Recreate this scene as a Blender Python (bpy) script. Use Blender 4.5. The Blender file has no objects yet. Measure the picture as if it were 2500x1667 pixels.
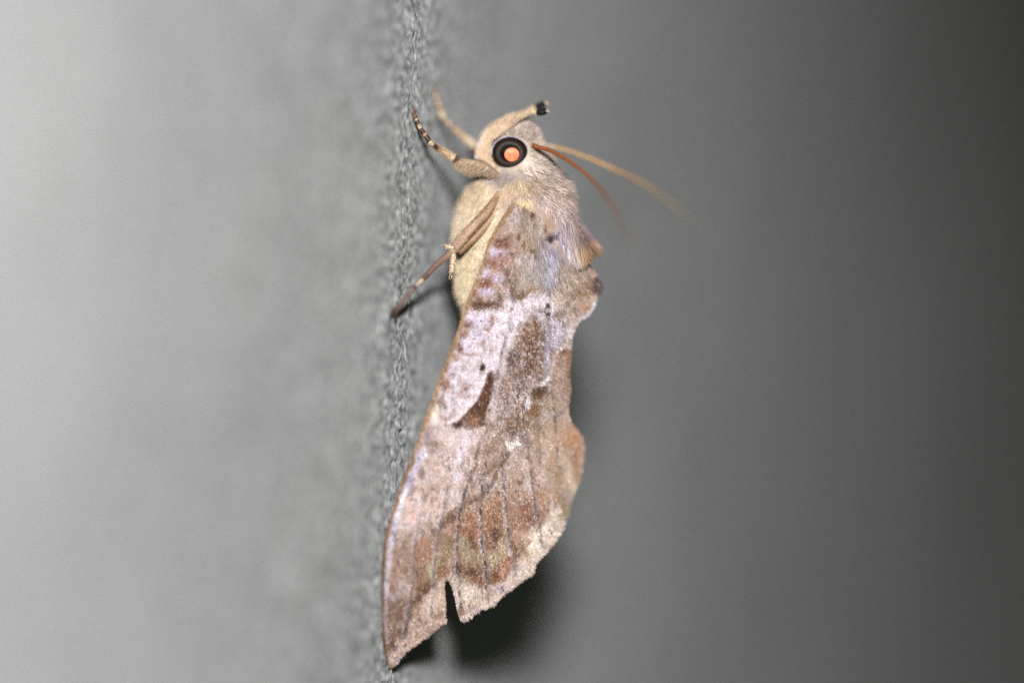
import bpy, math, random
import numpy as np

# ------------------------------------------------------------------ camera, light, exposure
MM = 0.001
SC = bpy.context.scene
RNG = np.random.default_rng(7)
D = 330.0                      # mm, lens to focal plane
TH = math.radians(14.2)        # angle between the optical axis and the wall
ROLL = math.radians(2.3)
W_MM = 83.3                    # width of the field at the focal plane
KPX = W_MM / 2500.0 / D        # tangent per photograph pixel

F = np.array([-math.sin(TH), math.cos(TH), 0.0])
R0 = np.array([math.cos(TH), math.sin(TH), 0.0])
ZU = np.array([0.0, 0.0, 1.0])
R = R0 * math.cos(ROLL) + ZU * math.sin(ROLL)
U = -R0 * math.sin(ROLL) + ZU * math.cos(ROLL)
CAM = -D * F + (1250 - 991) / 2500.0 * W_MM * R     # the wall (X = 0) passes the origin

from mathutils import Matrix, Vector
cam = bpy.data.cameras.new('camera')
cam_o = bpy.data.objects.new('camera', cam)
SC.collection.objects.link(cam_o)
m = Matrix.Identity(4)
for i in range(3):
    m[i][0] = R[i]; m[i][1] = U[i]; m[i][2] = -F[i]; m[i][3] = CAM[i] * MM
cam_o.matrix_world = m
cam.sensor_width = 36.0
cam.lens = 36.0 / W_MM * D
cam.clip_start = 0.01
cam.clip_end = 20.0
cam.dof.use_dof = True
cam.dof.focus_distance = (D - 1.15) * MM
cam.dof.aperture_fstop = 4.4
cam.dof.aperture_blades = 0
SC.camera = cam_o

world = bpy.data.worlds.new('World')
SC.world = world
world.use_nodes = True
bg = world.node_tree.nodes['Background']
bg.inputs[0].default_value = (0.9, 1.0, 0.8, 1)
bg.inputs[1].default_value = 0.058

# the camera's flash, a few centimetres above the lens
fl = bpy.data.lights.new('flash', 'SPOT')
fl.shadow_soft_size = 0.011
fl.spot_size = math.radians(49); fl.spot_blend = 1.0
fl.energy = 8.5
fl.color = (1.0, 0.99, 0.975)
fl_o = bpy.data.objects.new('flash', fl)
SC.collection.objects.link(fl_o)
FL = CAM + 70.0 * U + 9.0 * R + 10 * F
fl_o.location = Vector(FL * MM)
tgt = Vector((CAM + D * F - 16 * R - 13 * U) * MM)      # the beam is centred a little left of the moth
fl_o.rotation_euler = (tgt - fl_o.location).to_track_quat('-Z', 'Y').to_euler()

SC.view_settings.view_transform = 'Standard'
SC.view_settings.look = 'None'
SC.view_settings.exposure = 0.0
SC.view_settings.gamma = 1.0
SC.render.engine = 'CYCLES'
SC.cycles.use_denoising = False
SC.cycles.max_bounces = 5
SC.cycles.sample_clamp_direct = 4.0
SC.cycles.sample_clamp_indirect = 1.5

# ------------------------------------------------------------------ helpers
def P(px, py, Y):
    """point of the lateral plane Y (mm) seen at a photograph pixel"""
    px = np.asarray(px, float); py = np.asarray(py, float); Y = np.asarray(Y, float)
    d = F + ((px - 1250.0) * KPX)[..., None] * R + ((833.5 - py) * KPX)[..., None] * U
    t = (Y - CAM[1]) / d[..., 1]
    return CAM + t[..., None] * d

def lin(c):
    c = np.asarray(c, float) / 255.0
    c = np.where(c <= 0.04045, c / 12.92, ((c + 0.055) / 1.055) ** 2.4)
    l = (c * np.array([0.25, 0.6, 0.15])).sum(-1, keepdims=True)
    return l + (c - l) * SAT

SAT = 0.95
ALB = 0.70                      # photograph value -> surface colour under this flash
def alb(c):
    return lin(c) * ALB

def _hash(ix, iy, s):
    h = (ix.astype(np.int64) * 374761393 + iy.astype(np.int64) * 668265263 + s * 1442695041) & 0xffffffff
    h = ((h ^ (h >> 13)) * 1274126177) & 0xffffffff
    return ((h ^ (h >> 16)) & 0xffffff) / float(0xffffff)

def vnoise(x, y, s=0):
    x = np.asarray(x, float); y = np.asarray(y, float)
    ix = np.floor(x); iy = np.floor(y)
    fx = x - ix; fy = y - iy
    fx = fx * fx * fx * (fx * (fx * 6 - 15) + 10); fy = fy * fy * fy * (fy * (fy * 6 - 15) + 10)
    a = _hash(ix, iy, s); b = _hash(ix + 1, iy, s); c = _hash(ix, iy + 1, s); d = _hash(ix + 1, iy + 1, s)
    return (a + (b - a) * fx) * (1 - fy) + (c + (d - c) * fx) * fy - 0.5

def fbm(x, y, s=0, o=3):
    v = 0; a = 1.0
    for k in range(o):
        v = v + a * vnoise(x * 2 ** k + 17.3 * k, y * 2 ** k + 5.1 * k, s + k); a *= 0.5
    return v

def mesh_obj(name, verts, faces, mat, parent=None, colors=None, smooth=True):
    """verts in mm; faces as an (n,k) array or a list"""
    me = bpy.data.meshes.new(name)
    verts = np.asarray(verts, float) * MM
    if isinstance(faces, np.ndarray):
        n, k = faces.shape
        me.vertices.add(len(verts)); me.vertices.foreach_set('co', verts.astype(np.float32).ravel())
        me.loops.add(n * k); me.loops.foreach_set('vertex_index', faces.astype(np.int32).ravel())
        me.polygons.add(n)
        me.polygons.foreach_set('loop_start', (np.arange(n) * k).astype(np.int32))
        me.update(calc_edges=True)
    else:
        me.from_pydata([tuple(v) for v in verts], [], faces); me.update()
    if smooth:
        me.polygons.foreach_set('use_smooth', [True] * len(me.polygons))
    if colors is not None:
        at = me.color_attributes.new('Col', 'FLOAT_COLOR', 'POINT')
        c4 = np.ones((len(verts), 4), np.float32); c4[:, :3] = colors
        at.data.foreach_set('color', c4.ravel())
    me.materials.append(mat)
    o = bpy.data.objects.new(name, me)
    SC.collection.objects.link(o)
    if parent is not None:
        o.parent = parent
        o.matrix_parent_inverse = parent.matrix_world.inverted()
    return o

def nd(nt, t, **kw):
    n = nt.nodes.new(t)
    for k, v in kw.items(): setattr(n, k, v)
    return n

def attr_mat(name, rough=0.6, spec=0.3, noise=None, bump=None, sheen=0.0, coat=0.0):
    """colour from the 'Col' attribute, fine procedural grain over it"""
    mt = bpy.data.materials.new(name); mt.use_nodes = True
    nt = mt.node_tree; b = nt.nodes['Principled BSDF']
    b.inputs['Roughness'].default_value = rough
    b.inputs['Specular IOR Level'].default_value = spec
    b.inputs['Sheen Weight'].default_value = sheen
    b.inputs['Coat Weight'].default_value = coat
    at = nd(nt, 'ShaderNodeAttribute', attribute_name='Col')
    col = at.outputs['Color']
    geo = nd(nt, 'ShaderNodeTexCoord')
    if noise:
        sc_, lo, hi = noise
        nz = nd(nt, 'ShaderNodeTexNoise'); nz.inputs['Scale'].default_value = sc_; nz.inputs['Detail'].default_value = 3
        nt.links.new(geo.outputs['Object'], nz.inputs['Vector'])
        mr = nd(nt, 'ShaderNodeMapRange'); mr.inputs[1].default_value = 0.3; mr.inputs[2].default_value = 0.7
        mr.inputs[3].default_value = lo; mr.inputs[4].default_value = hi
        nt.links.new(nz.outputs['Fac'], mr.inputs[0])
        vm = nd(nt, 'ShaderNodeVectorMath', operation='SCALE')
        nt.links.new(col, vm.inputs[0]); nt.links.new(mr.outputs[0], vm.inputs['Scale'])
        col = vm.outputs[0]
    nt.links.new(col, b.inputs['Base Color'])
    if bump:
        sc_, st, dist = bump
        nb = nd(nt, 'ShaderNodeTexNoise'); nb.inputs['Scale'].default_value = sc_; nb.inputs['Detail'].default_value = 2
        nt.links.new(geo.outputs['Object'], nb.inputs['Vector'])
        bp = nd(nt, 'ShaderNodeBump'); bp.inputs['Strength'].default_value = st; bp.inputs['Distance'].default_value = dist
        nt.links.new(nb.outputs['Fac'], bp.inputs['Height']); nt.links.new(bp.outputs[0], b.inputs['Normal'])
    return mt

M_WING = attr_mat('wing_membrane', 0.62, 0.25, noise=(9000, 0.85, 1.12), bump=(7000, 0.35, 0.00005))
M_SCALE = attr_mat('wing_scales', 0.42, 0.35, sheen=0.05)
M_FUR = attr_mat('moth_fur', 0.5, 0.3, sheen=0.1)
M_SKIN = attr_mat('body_scales', 0.6, 0.2, noise=(9000, 0.9, 1.08), bump=(9000, 0.3, 0.00003))
M_LEG = attr_mat('leg_scales', 0.5, 0.35, noise=(8000, 0.75, 1.2), bump=(9000, 0.5, 0.00004))
M_ANT = attr_mat('antenna_scales', 0.45, 0.4, noise=(6000, 0.85, 1.1))
M_EYE = attr_mat('eye_cornea', 0.35, 0.12)

# ------------------------------------------------------------------ the wall
def wall():
    def axis(f0, f1, step, o0, o1, g):
        a = list(np.arange(f0, f1 + 1e-6, step)); s = step
        hi = [a[-1]]; s = step
        while hi[-1] < o1: s = min(s * g, 40); hi.append(hi[-1] + s)
        lo = [a[0]]; s = step
        while lo[-1] > o0: s = min(s * g, 40); lo.append(lo[-1] - s)
        return np.array(lo[:0:-1] + a + hi[1:])
    ys = axis(-11, 12, 0.10, -290, 1400, 1.03)
    zs = axis(-31, 31, 0.11, -420, 420, 1.10)
    yy, zz = np.meshgrid(ys, zs, indexing='ij')
    dy = np.gradient(ys)[:, None] * np.ones_like(zz)
    iy = np.arange(len(ys))[:, None] * np.ones_like(zz)
    h = np.zeros_like(yy)
    for k, (lam, amp) in enumerate([(9.0, 0.14), (3.2, 0.12), (1.4, 0.18), (0.75, 0.30), (0.36, 0.15)]):
        keep = np.clip((lam / dy - 2.0) / 2.0, 0, 1)
        # grains of the plaster: a little longer than wide
        n = vnoise(yy / lam + 3 * k, zz / (lam * (1.7 if lam < 1.5 else 1.15)) + 7 * k, 20 + k)
        if lam < 1.5: n = 0.5 - np.abs(n) * 1.6 + 0.3 * n
        if lam < 1.5: n = n * (0.55 + 1.1 * (vnoise(yy / 3.1, zz / 5.3, 50) + .5))
        h += keep * amp * n
    rough_far = np.clip((dy - 0.12) / 0.3, 0, 1)
    h += rough_far * 0.85 * dy * vnoise(iy / 2.3, zz / (2.0 + dy * 4), 40)
    h -= np.median(h[:, :]) - 0.0
    h = h - 0.10                     # grain tops reach the plane the feet stand on
    v = np.stack([h, yy, zz], -1).reshape(-1, 3)
    ny, nz = yy.shape
    idx = np.arange(ny * nz).reshape(ny, nz)
    f = np.stack([idx[:-1, :-1], idx[1:, :-1], idx[1:, 1:], idx[:-1, 1:]], -1).reshape(-1, 4)
    mt = bpy.data.materials.new('rough_grey_plaster'); mt.use_nodes = True
    nt = mt.node_tree; b = nt.nodes['Principled BSDF']
    b.inputs['Roughness'].default_value = 0.5
    b.inputs['Specular IOR Level'].default_value = 0.5
    b.inputs['Diffuse Roughness'].default_value = 1.0
    tc = nd(nt, 'ShaderNodeTexCoord')
    mp = nd(nt, 'ShaderNodeMapping'); nt.links.new(tc.outputs['Object'], mp.inputs[0])
    def noise(scale, det):
        n = nd(nt, 'ShaderNodeTexNoise'); n.inputs['Scale'].default_value = scale; n.inputs['Detail'].default_value = det
        nt.links.new(mp.outputs[0], n.inputs['Vector']); return n
    n1 = noise(420, 5); n2 = noise(1700, 4); n3 = noise(40, 3)
    def ramp(n, stops):
        r = nd(nt, 'ShaderNodeValToRGB'); e = r.color_ramp.elements
        e[0].position, e[0].color = stops[0][0], (*stops[0][1], 1)
        e[1].position, e[1].color = stops[1][0], (*stops[1][1], 1)
        for p_, c_ in stops[2:]:
            x = e.new(p_); x.color = (*c_, 1)
        nt.links.new(n.outputs['Fac'], r.inputs[0]); return r
    r1 = ramp(n1, [(0.36, (0.21, 0.212, 0.214)), (0.64, (0.268, 0.271, 0.274))])
    r2 = ramp(n2, [(0.35, (0.33, 0.33, 0.34)), (0.6, (1.0, 1.0, 1.0)), (0.72, (1.5, 1.5, 1.5))])  # grain tone; the brightest peaks stand in for paint glints
    r3 = ramp(n3, [(0.36, (0.91, 0.925, 0.915)), (0.64, (1.0, 0.997, 0.99))])
    m1 = nd(nt, 'ShaderNodeMix', data_type='RGBA', blend_type='MULTIPLY'); m1.inputs[0].default_value = 1
    nt.links.new(r1.outputs[0], m1.inputs[6]); nt.links.new(r2.outputs[0], m1.inputs[7])
    m2 = nd(nt, 'ShaderNodeMix', data_type='RGBA', blend_type='MULTIPLY'); m2.inputs[0].default_value = 1
    nt.links.new(m1.outputs[2], m2.inputs[6]); nt.links.new(r3.outputs[0], m2.inputs[7])
    nt.links.new(m2.outputs[2], b.inputs['Base Color'])
    o = mesh_obj('wall', v, f, mt, None, None, True)
    o['kind'] = 'structure'
    o['label'] = 'rough grey plaster wall seen at a grazing angle'
wall()

# ------------------------------------------------------------------ the moth: root
moth = bpy.data.objects.new('moth', None)
SC.collection.objects.link(moth)
moth.empty_display_size = 0.01
moth.location = Vector(P(1000.0, 800.0, 3.0) * MM)
bpy.context.view_layer.update()
moth['label'] = 'brown and lilac moth with orange painted pupil clinging head up to grey wall'
moth['category'] = 'moth'
YM = 5.5                        # its plane of symmetry

# ---- painting tools (pigment of wings and fur plus painted sheen, in the wing's own flat coordinates)
class Paint:
    def __init__(s, x, y, base, warp=1.0, seed=0):
        s.x0, s.y0 = x, y
        s.x = x + warp * (9 * fbm(x / 26, y / 30, 60 + seed, 2) + 5 * vnoise(x / 8, y / 9, 64 + seed) + 2.5 * vnoise(x / 3.2, y / 3.6, 67 + seed))
        s.y = y + warp * (9 * fbm(x / 26, y / 30, 70 + seed, 2) + 5 * vnoise(x / 8, y / 9, 74 + seed) + 2.5 * vnoise(x / 3.2, y / 3.6, 77 + seed))
        s.c = np.ones((len(x), 3)) * lin(base)
    def mix(s, a, col):
        a = np.clip(a, 0, 1)[:, None]
        s.c = s.c * (1 - a) + lin(col) * a
    def blob(s, cx, cy, rx, ry, col, a=1.0, soft=0.5, ang=0.0):
        t = math.radians(ang); dx = s.x - cx; dy = s.y - cy
        u = (dx * math.cos(t) + dy * math.sin(t)) / rx; v = (-dx * math.sin(t) + dy * math.cos(t)) / ry
        d = np.sqrt(u * u + v * v)
        s.mix(a * np.clip((1 + soft - d) / (2 * soft), 0, 1), col)
    def poly(s, pts, col, a=1.0, soft=10.0):
        sd = poly_sd(s.x, s.y, pts)
        s.mix(a * np.clip(0.5 - sd / (2 * soft), 0, 1), col)
    def line(s, pts, w, col, a=1.0, dash=None, soft=0.6, straight=True):
        x, y = (s.x0 * 0.7 + s.x * 0.3, s.y0 * 0.7 + s.y * 0.3) if straight else (s.x, s.y)
        d, t = poly_line(x, y, pts)
        k = np.clip((1 + soft - d / w) / (2 * soft), 0, 1)
        if dash is not None:
            k = k * np.clip(0.38 + 4.0 * vnoise(t / dash, t * 0 + 3.3, int(pts[0][0]) % 97), 0.08, 1)
        s.mix(a * k, col)

def poly_sd(x, y, pts):
    pts = np.asarray(pts, float); d2 = np.full(len(x), 1e9); ins = np.zeros(len(x), bool)
    n = len(pts)
    for i in range(n):
        a = pts[i]; b = pts[(i + 1) % n]; e = b - a
        t = np.clip(((x - a[0]) * e[0] + (y - a[1]) * e[1]) / max(e @ e, 1e-9), 0, 1)
        d2 = np.minimum(d2, (x - a[0] - t * e[0]) ** 2 + (y - a[1] - t * e[1]) ** 2)
        c = (a[1] > y) != (b[1] > y)
        with np.errstate(divide='ignore', invalid='ignore'):
            xi = a[0] + (y - a[1]) * e[0] / (e[1] if e[1] != 0 else 1e-9)
        ins ^= c & (x < xi)
    d = np.sqrt(d2)
    return np.where(ins, -d, d)

def poly_line(x, y, pts):
    pts = np.asarray(pts, float); best = np.full(len(x), 1e9); tt = np.zeros(len(x)); L = 0
    for a, b in zip(pts[:-1], pts[1:]):
        e = b - a; l = math.hypot(*e)
        t = np.clip(((x - a[0]) * e[0] + (y - a[1]) * e[1]) / (l * l), 0, 1)
        d = np.hypot(x - a[0] - t * e[0], y - a[1] - t * e[1])
        m_ = d < best; best = np.where(m_, d, best); tt = np.where(m_, L + t * l, tt); L += l
    return best, tt

def smooth_poly(pts, n=4):
    """Catmull-Rom through an open list of points"""
    pts = np.asarray(pts, float); q = np.vstack([2 * pts[0] - pts[1], pts, 2 * pts[-1] - pts[-2]]); out = []
    for i in range(1, len(q) - 2):
        for k in range(n):
            t = k / n; p0, p1, p2, p3 = q[i - 1], q[i], q[i + 1], q[i + 2]
            out.append(0.5 * ((2 * p1) + (-p0 + p2) * t + (2 * p0 - 5 * p1 + 4 * p2 - p3) * t * t + (-p0 + 3 * p1 - 3 * p2 + p3) * t ** 3))
    out.append(pts[-1])
    return np.array(out)

class TPS:
    """thin plate spline through scattered (x, y) -> value"""
    def __init__(s, c):
        c = np.asarray(c, float); s.p = c[:, :2] / 100.0; v = c[:, 2]; n = len(c)
        K = s.k(s.p[:, None, :] - s.p[None, :, :]) + np.eye(n) * 0.02
        Q = np.hstack([np.ones((n, 1)), s.p])
        A = np.block([[K, Q], [Q.T, np.zeros((3, 3))]])
        s.w = np.linalg.solve(A, np.concatenate([v, np.zeros(3)]))
    @staticmethod
    def k(d):
        r2 = (d ** 2).sum(-1) + 1e-12
        return 0.5 * r2 * np.log(r2)
    def __call__(s, x, y):
        x = np.asarray(x, float); y = np.asarray(y, float)
        q = np.stack([x, y], -1) / 100.0; out = s.w[-3] + s.w[-2] * q[..., 0] + s.w[-1] * q[..., 1]
        for i in range(len(s.p)):
            out = out + s.w[i] * s.k(q - s.p[i])
        return out

# ------------------------------------------------------------------ wing outlines (photograph pixels)
COSTA = [(1256, 486), (1246, 502), (1228, 528), (1213, 553), (1193, 591), (1177, 642), (1157, 690), (1137, 744), (1117, 806), (1084, 893), (1051, 980),
         (1026, 1056), (1006, 1110), (979, 1179), (958, 1245), (941, 1307), (933, 1376), (931, 1444), (934, 1548), (938, 1606), (947, 1628)]
TERMEN = [(969, 1607), (993, 1579), (1038, 1551), (1055, 1534), (1088, 1512), (1088, 1472), (1084.5, 1438), (1086, 1418), (1091, 1411), (1099, 1420), (1106, 1437),
          (1113, 1465), (1118, 1496), (1124, 1510), (1138, 1506), (1158, 1489), (1176, 1479), (1200, 1472), (1220, 1451), (1231, 1441), (1262, 1420), (1293, 1396),
          (1306, 1369), (1324, 1348), (1344, 1324), (1361, 1303), (1370, 1286), (1372, 1265), (1358, 1238)]
INNER = [(1350, 1222), (1334, 1169), (1319, 1117), (1308, 1080), (1312, 1045), (1340, 1020), (1370, 1005), (1386, 985), (1390, 940), (1388, 916), (1391, 872), (1394, 834), (1398, 811), (1413, 783), (1430, 772),
         (1445, 755), (1455, 731), (1459, 709), (1465, 694), (1457, 678), (1443, 660), (1415, 640), (1380, 590), (1345, 530), (1300, 490)]
NEAR = np.vstack([smooth_poly(COSTA, 4), TERMEN, smooth_poly(INNER, 3)])

YW = TPS([(1256, 486, 1.6), (1246, 502, 1.2), (1213, 553, 0.5), (1177, 642, -0.3), (1157, 690, -0.7), (1117, 806, -1.6), (1084, 893, -2.2), (1051, 980, -2.8), (1006, 1110, -3.3),
          (958, 1245, -3.7), (941, 1307, -4.0), (931, 1444, -4.2), (934, 1548, -3.5), (947, 1628, -1.7),
          (1300, 490, 1.9), (1300, 560, 1.0), (1280, 640, 0.6), (1230, 760, 0.1), (1320, 800, 1.2), (1250, 860, 0.4), (1190, 900, -0.6), (1150, 1100, -0.8), (1240, 1050, 0.6),
          (1170, 1300, 0.2), (1040, 1300, -2.3), (1090, 1500, -0.4), (1020, 1530, -1.8), (1230, 1430, 1.8), (1260, 1200, 1.5), (1310, 1330, 2.9),
          (1345, 530, 2.2), (1380, 590, 2.6), (1440, 680, 4.4), (1458, 709, 4.9), (1380, 720, 2.6), (1413, 783, 4.4), (1390, 900, 4.6), (1386, 985, 4.6), (1330, 960, 2.3), (1308, 1080, 2.4), (1340, 1180, 3.2), (1370, 1280, 3.9)])

VEINS = [  # along the wing, with their dark dashes
    [(1224, 1110), (1226, 1162), (1237, 1272), (1245, 1320), (1251, 1355), (1256, 1400)],
    [(1185, 1130), (1172, 1220), (1175, 1313), (1181, 1350), (1186, 1386), (1186, 1430), (1190, 1465)],
    [(1150, 1150), (1120, 1248), (1115, 1341), (1117, 1396), (1120, 1430), (1124, 1480)],
    [(1095, 1180), (1069, 1300), (1058, 1375), (1058, 1437), (1050, 1500)],
    [(1040, 1200), (1013, 1306), (1003, 1444), (985, 1550)],
    [(1283, 1080), (1296, 1162), (1306, 1238), (1317, 1296), (1325, 1330)],
    [(1340, 660), (1338, 716), (1336, 783), (1339, 852), (1340, 920), (1345, 960), (1352, 1010)],
    [(1250, 620), (1256, 680), (1250, 760), (1225, 860), (1200, 980), (1150, 1150)],
]

def wing_paint(x, y):
    p = Paint(x, y, (196, 168, 150), 1.0)  # lilac patches below put the scales' iridescent sheen into the colour
    # broad fields
    p.poly([(1100, 480), (1300, 480), (1290, 560), (1250, 740), (1130, 770)], (186, 148, 134), 0.9, 14)
    p.poly([(1270, 500), (1420, 560), (1350, 700), (1262, 715)], (182, 158, 146), 0.9, 16)
    p.poly([(1140, 752), (1240, 722), (1300, 712), (1345, 715), (1385, 770), (1385, 815), (1345, 850), (1300, 770), (1262, 815), (1240, 880), (1205, 1000), (1085, 990), (1050, 960), (1110, 830)], (218, 198, 198), 1.0, 12)
    p.poly([(1240, 880), (1262, 820), (1300, 765), (1340, 800), (1342, 900), (1300, 950), (1285, 1080), (1232, 1062), (1212, 960)], (176, 148, 136), 1.0, 18)
    p.poly([(1340, 850), (1400, 820), (1400, 1000), (1320, 1000), (1310, 960), (1345, 930)], (196, 162, 142), 1.0, 10)
    p.poly([(1290, 960), (1330, 940), (1400, 1000), (1340, 1180), (1300, 1100)], (190, 162, 146), 1.0, 12)
    p.poly([(1040, 1000), (1205, 1000), (1190, 1150), (1095, 1262), (975, 1300), (985, 1140)], (214, 184, 172), 1.0, 16)
    p.poly([(1185, 1010), (1230, 1060), (1225, 1130), (1185, 1190), (1150, 1180), (1170, 1080)], (176, 142, 124), 0.8, 14)
    p.poly([(1230, 1095), (1300, 1095), (1345, 1200), (1300, 1230), (1230, 1190)], (202, 168, 150), 0.95, 14)
    p.poly([(1090, 1275), (1180, 1195), (1240, 1190), (1345, 1215), (1365, 1260), (1300, 1300), (1262, 1380), (1215, 1420), (1150, 1425), (1100, 1395), (1040, 1440), (985, 1540), (940, 1610), (925, 1560), (940, 1400), (1000, 1325)], (172, 130, 104), 1.0, 24)
    p.poly([(930, 1440), (985, 1430), (1000, 1480), (965, 1580), (940, 1610)], (140, 106, 94), 0.75, 22)
    p.poly([(950, 1320), (1010, 1310), (1000, 1440), (940, 1440)], (182, 144, 126), 0.9, 22)
    # mottling between the marks, drawn out along the wing
    mo = fbm(x / 15, y / 22, 140, 3); st = vnoise(x / 4.5, y / 15, 145) + .6 * vnoise(x / 9, y / 34, 146)
    p.mix(np.clip((mo - .14) * 2.2, 0, .4), (146, 112, 92)); p.mix(np.clip((-mo - .2) * 2.2, 0, .35), (212, 194, 196))
    p.mix(np.clip((st - .3) * 2.0, 0, .3), (136, 104, 90))
    # pale terminal band
    p.poly([(1345, 1232), (1385, 1290), (1310, 1375), (1240, 1455), (1125, 1515), (1105, 1440), (1098, 1405), (1130, 1420), (1180, 1428), (1228, 1415), (1262, 1375), (1290, 1330), (1280, 1300), (1330, 1280)], (212, 184, 164), 1.0, 9)
    p.poly([(1090, 1410), (1090, 1515), (990, 1590), (950, 1625), (965, 1570), (1000, 1520), (1045, 1455)], (204, 168, 146), 1.0, 8)
    # basal costal field: lilac and brown blotches
    for (cx, cy, rx, ry, col, a) in [
        (1228, 589, 20, 13, (140, 84, 52), .9), (1210, 612, 17, 11, (206, 186, 204), .9), (1226, 622, 14, 12, (188, 146, 146), .8), (1200, 642, 22, 13, (170, 112, 88), .9),
        (1184, 664, 12, 9, (208, 184, 206), .9), (1214, 678, 14, 12, (202, 178, 198), .8), (1183, 690, 18, 10, (146, 84, 54), .9), (1240, 668, 8, 14, (112, 80, 66), .8),
        (1188, 712, 20, 9, (208, 182, 198), .85), (1158, 716, 14, 9, (144, 90, 56), .9), (1176, 742, 36, 11, (124, 74, 42), .95), (1222, 728, 10, 12, (112, 80, 60), .8),
        (1250, 702, 7, 22, (110, 82, 70), .7), (1206, 740, 14, 7, (120, 76, 52), .7), (1230, 640, 10, 8, (150, 104, 84), .7), (1220, 560, 16, 14, (196, 160, 130), .8),
        (1252, 545, 18, 20, (204, 176, 150), .8), (1262, 530, 10, 14, (214, 196, 200), .7), (1150, 772, 16, 14, (216, 190, 202), .9), (1174, 780, 18, 14, (212, 190, 206), .8),
        (1143, 790, 14, 12, (140, 84, 48), .9), (1204, 778, 8, 10, (158, 106, 78), .8), (1192, 800, 7, 6, (150, 104, 80), .7), (1165, 808, 12, 14, (196, 176, 190), .7),
        (1133, 812, 12, 10, (142, 84, 48), .9), (1122, 846, 11, 14, (140, 84, 52), .9), (1140, 838, 12, 16, (212, 190, 204), .8), (1112, 870, 9, 10, (166, 108, 80), .8),
        (1172, 838, 10, 9, (186, 140, 124), .6), (1108, 900, 12, 14, (206, 180, 186), .8), (1090, 935, 11, 18, (172, 116, 88), .8), (1103, 934, 6, 8, (228, 212, 222), .9),
        (1130, 890, 16, 10, (200, 178, 176), .7), (1136, 942, 14, 12, (176, 142, 128), .8), (1075, 975, 12, 12, (150, 104, 84), .8), (1130, 960, 10, 8, (170, 128, 116), .6),
        (1150, 862, 22, 4, (160, 116, 98), .6), (1080, 1000, 8, 16, (146, 112, 110), .7)]:
        p.blob(cx, cy, rx, ry, col, a, 0.55)
    # basal inner field
    p.blob(1284, 590, 22, 20, (184, 152, 118), .8, .6); p.blob(1302, 607, 10, 6, (104, 66, 44), .85, .6); p.blob(1282, 604, 14, 8, (146, 108, 70), .6, .6)
    p.blob(1338, 632, 22, 50, (190, 180, 190), .9, .5); p.blob(1285, 660, 26, 34, (172, 154, 138), .7, .6); p.blob(1310, 660, 18, 30, (180, 166, 156), .7, .6)
    p.blob(1300, 540, 30, 26, (190, 164, 140), .7, .7); p.blob(1330, 550, 8, 20, (176, 116, 74), .7, .6, -20); p.blob(1318, 545, 8, 16, (222, 204, 176), .8, .6)
    p.blob(1346, 581, 20, 9, (48, 36, 38), .95, .5); p.blob(1362, 596, 8, 8, (70, 56, 60), .7, .5); p.blob(1370, 590, 26, 20, (196, 178, 196), .6, .7)
    p.line([(1262, 720), (1285, 712), (1310, 704), (1334, 700)], 5, (156, 110, 74), .85, None, .5, False)
    p.blob(1268, 717, 12, 7, (128, 88, 60), .8)
    # inner margin lobe
    p.poly([(1365, 690), (1420, 650), (1475, 690), (1455, 740), (1400, 760), (1352, 745)], (196, 166, 144), .9, 14)
    p.blob(1437, 690, 22, 26, (156, 108, 76), .7, .7); p.blob(1415, 715, 22, 12, (168, 124, 78), .8, .6); p.blob(1385, 690, 18, 18, (206, 176, 152), .8, .6)
    p.blob(1452, 694, 10, 18, (106, 80, 76), .8, .5); p.blob(1365, 765, 16, 12, (140, 110, 78), .75, .6); p.blob(1425, 745, 18, 10, (200, 148, 116), .8, .6)
    p.blob(1400, 775, 20, 16, (214, 182, 166), .8, .6); p.line([(1452, 738), (1443, 758), (1428, 773), (1412, 786)], 5, (226, 214, 222), .9, None, .5)
    p.blob(1357, 820, 16, 26, (206, 190, 204), .8, .6); p.blob(1388, 812, 10, 16, (222, 206, 200), .9, .5)
    # median dark patch with streaks
    p.blob(1296, 838, 24, 58, (122, 76, 44), .9, .45, 6); p.blob(1303, 800, 8, 26, (134, 84, 44), .95, .4); p.blob(1283, 815, 7, 26, (140, 90, 48), .9, .4)
    p.blob(1295, 800, 3.5, 20, (186, 150, 124), .7, .5); p.blob(1255, 868, 12, 26, (120, 84, 70), .9, .45, 25); p.blob(1266, 838, 8, 18, (150, 106, 90), .8, .5)
    p.blob(1289, 890, 14, 18, (140, 92, 48), .85, .5); p.blob(1322, 850, 12, 30, (156, 130, 116), .8, .6); p.blob(1318, 890, 16, 20, (158, 122, 92), .7, .6)
    p.blob(1268, 905, 16, 20, (132, 104, 92), .8, .6); p.blob(1270, 935, 14, 16, (126, 96, 74), .7, .6); p.blob(1240, 935, 12, 20, (168, 128, 112), .7, .6)
    p.blob(1230, 960, 10, 16, (146, 106, 92), .6, .6); p.blob(1252, 985, 20, 20, (158, 120, 100), .7, .6); p.blob(1262, 1030, 24, 26, (156, 118, 88), .8, .6)
    p.blob(1250, 1052, 18, 14, (128, 90, 64), .8, .6); p.blob(1285, 1020, 8, 40, (164, 128, 92), .8, .6); p.blob(1222, 1075, 20, 18, (158, 122, 100), .7, .7)
    p.blob(1338, 870, 8, 56, (184, 168, 186), .75, .6); p.blob(1334, 830, 8, 20, (120, 108, 112), .5, .6)  # lilac highlight column painted into the colour
    p.line([(1398, 838), (1380, 842), (1365, 850), (1352, 872), (1343, 903)], 5.5, (232, 210, 200), .95, None, .5)
    p.blob(1380, 856, 12, 9, (138, 90, 58), .75, .6); p.blob(1390, 900, 6, 50, (168, 112, 70), .8, .6); p.blob(1362, 880, 14, 24, (190, 150, 124), .7, .6)
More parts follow.
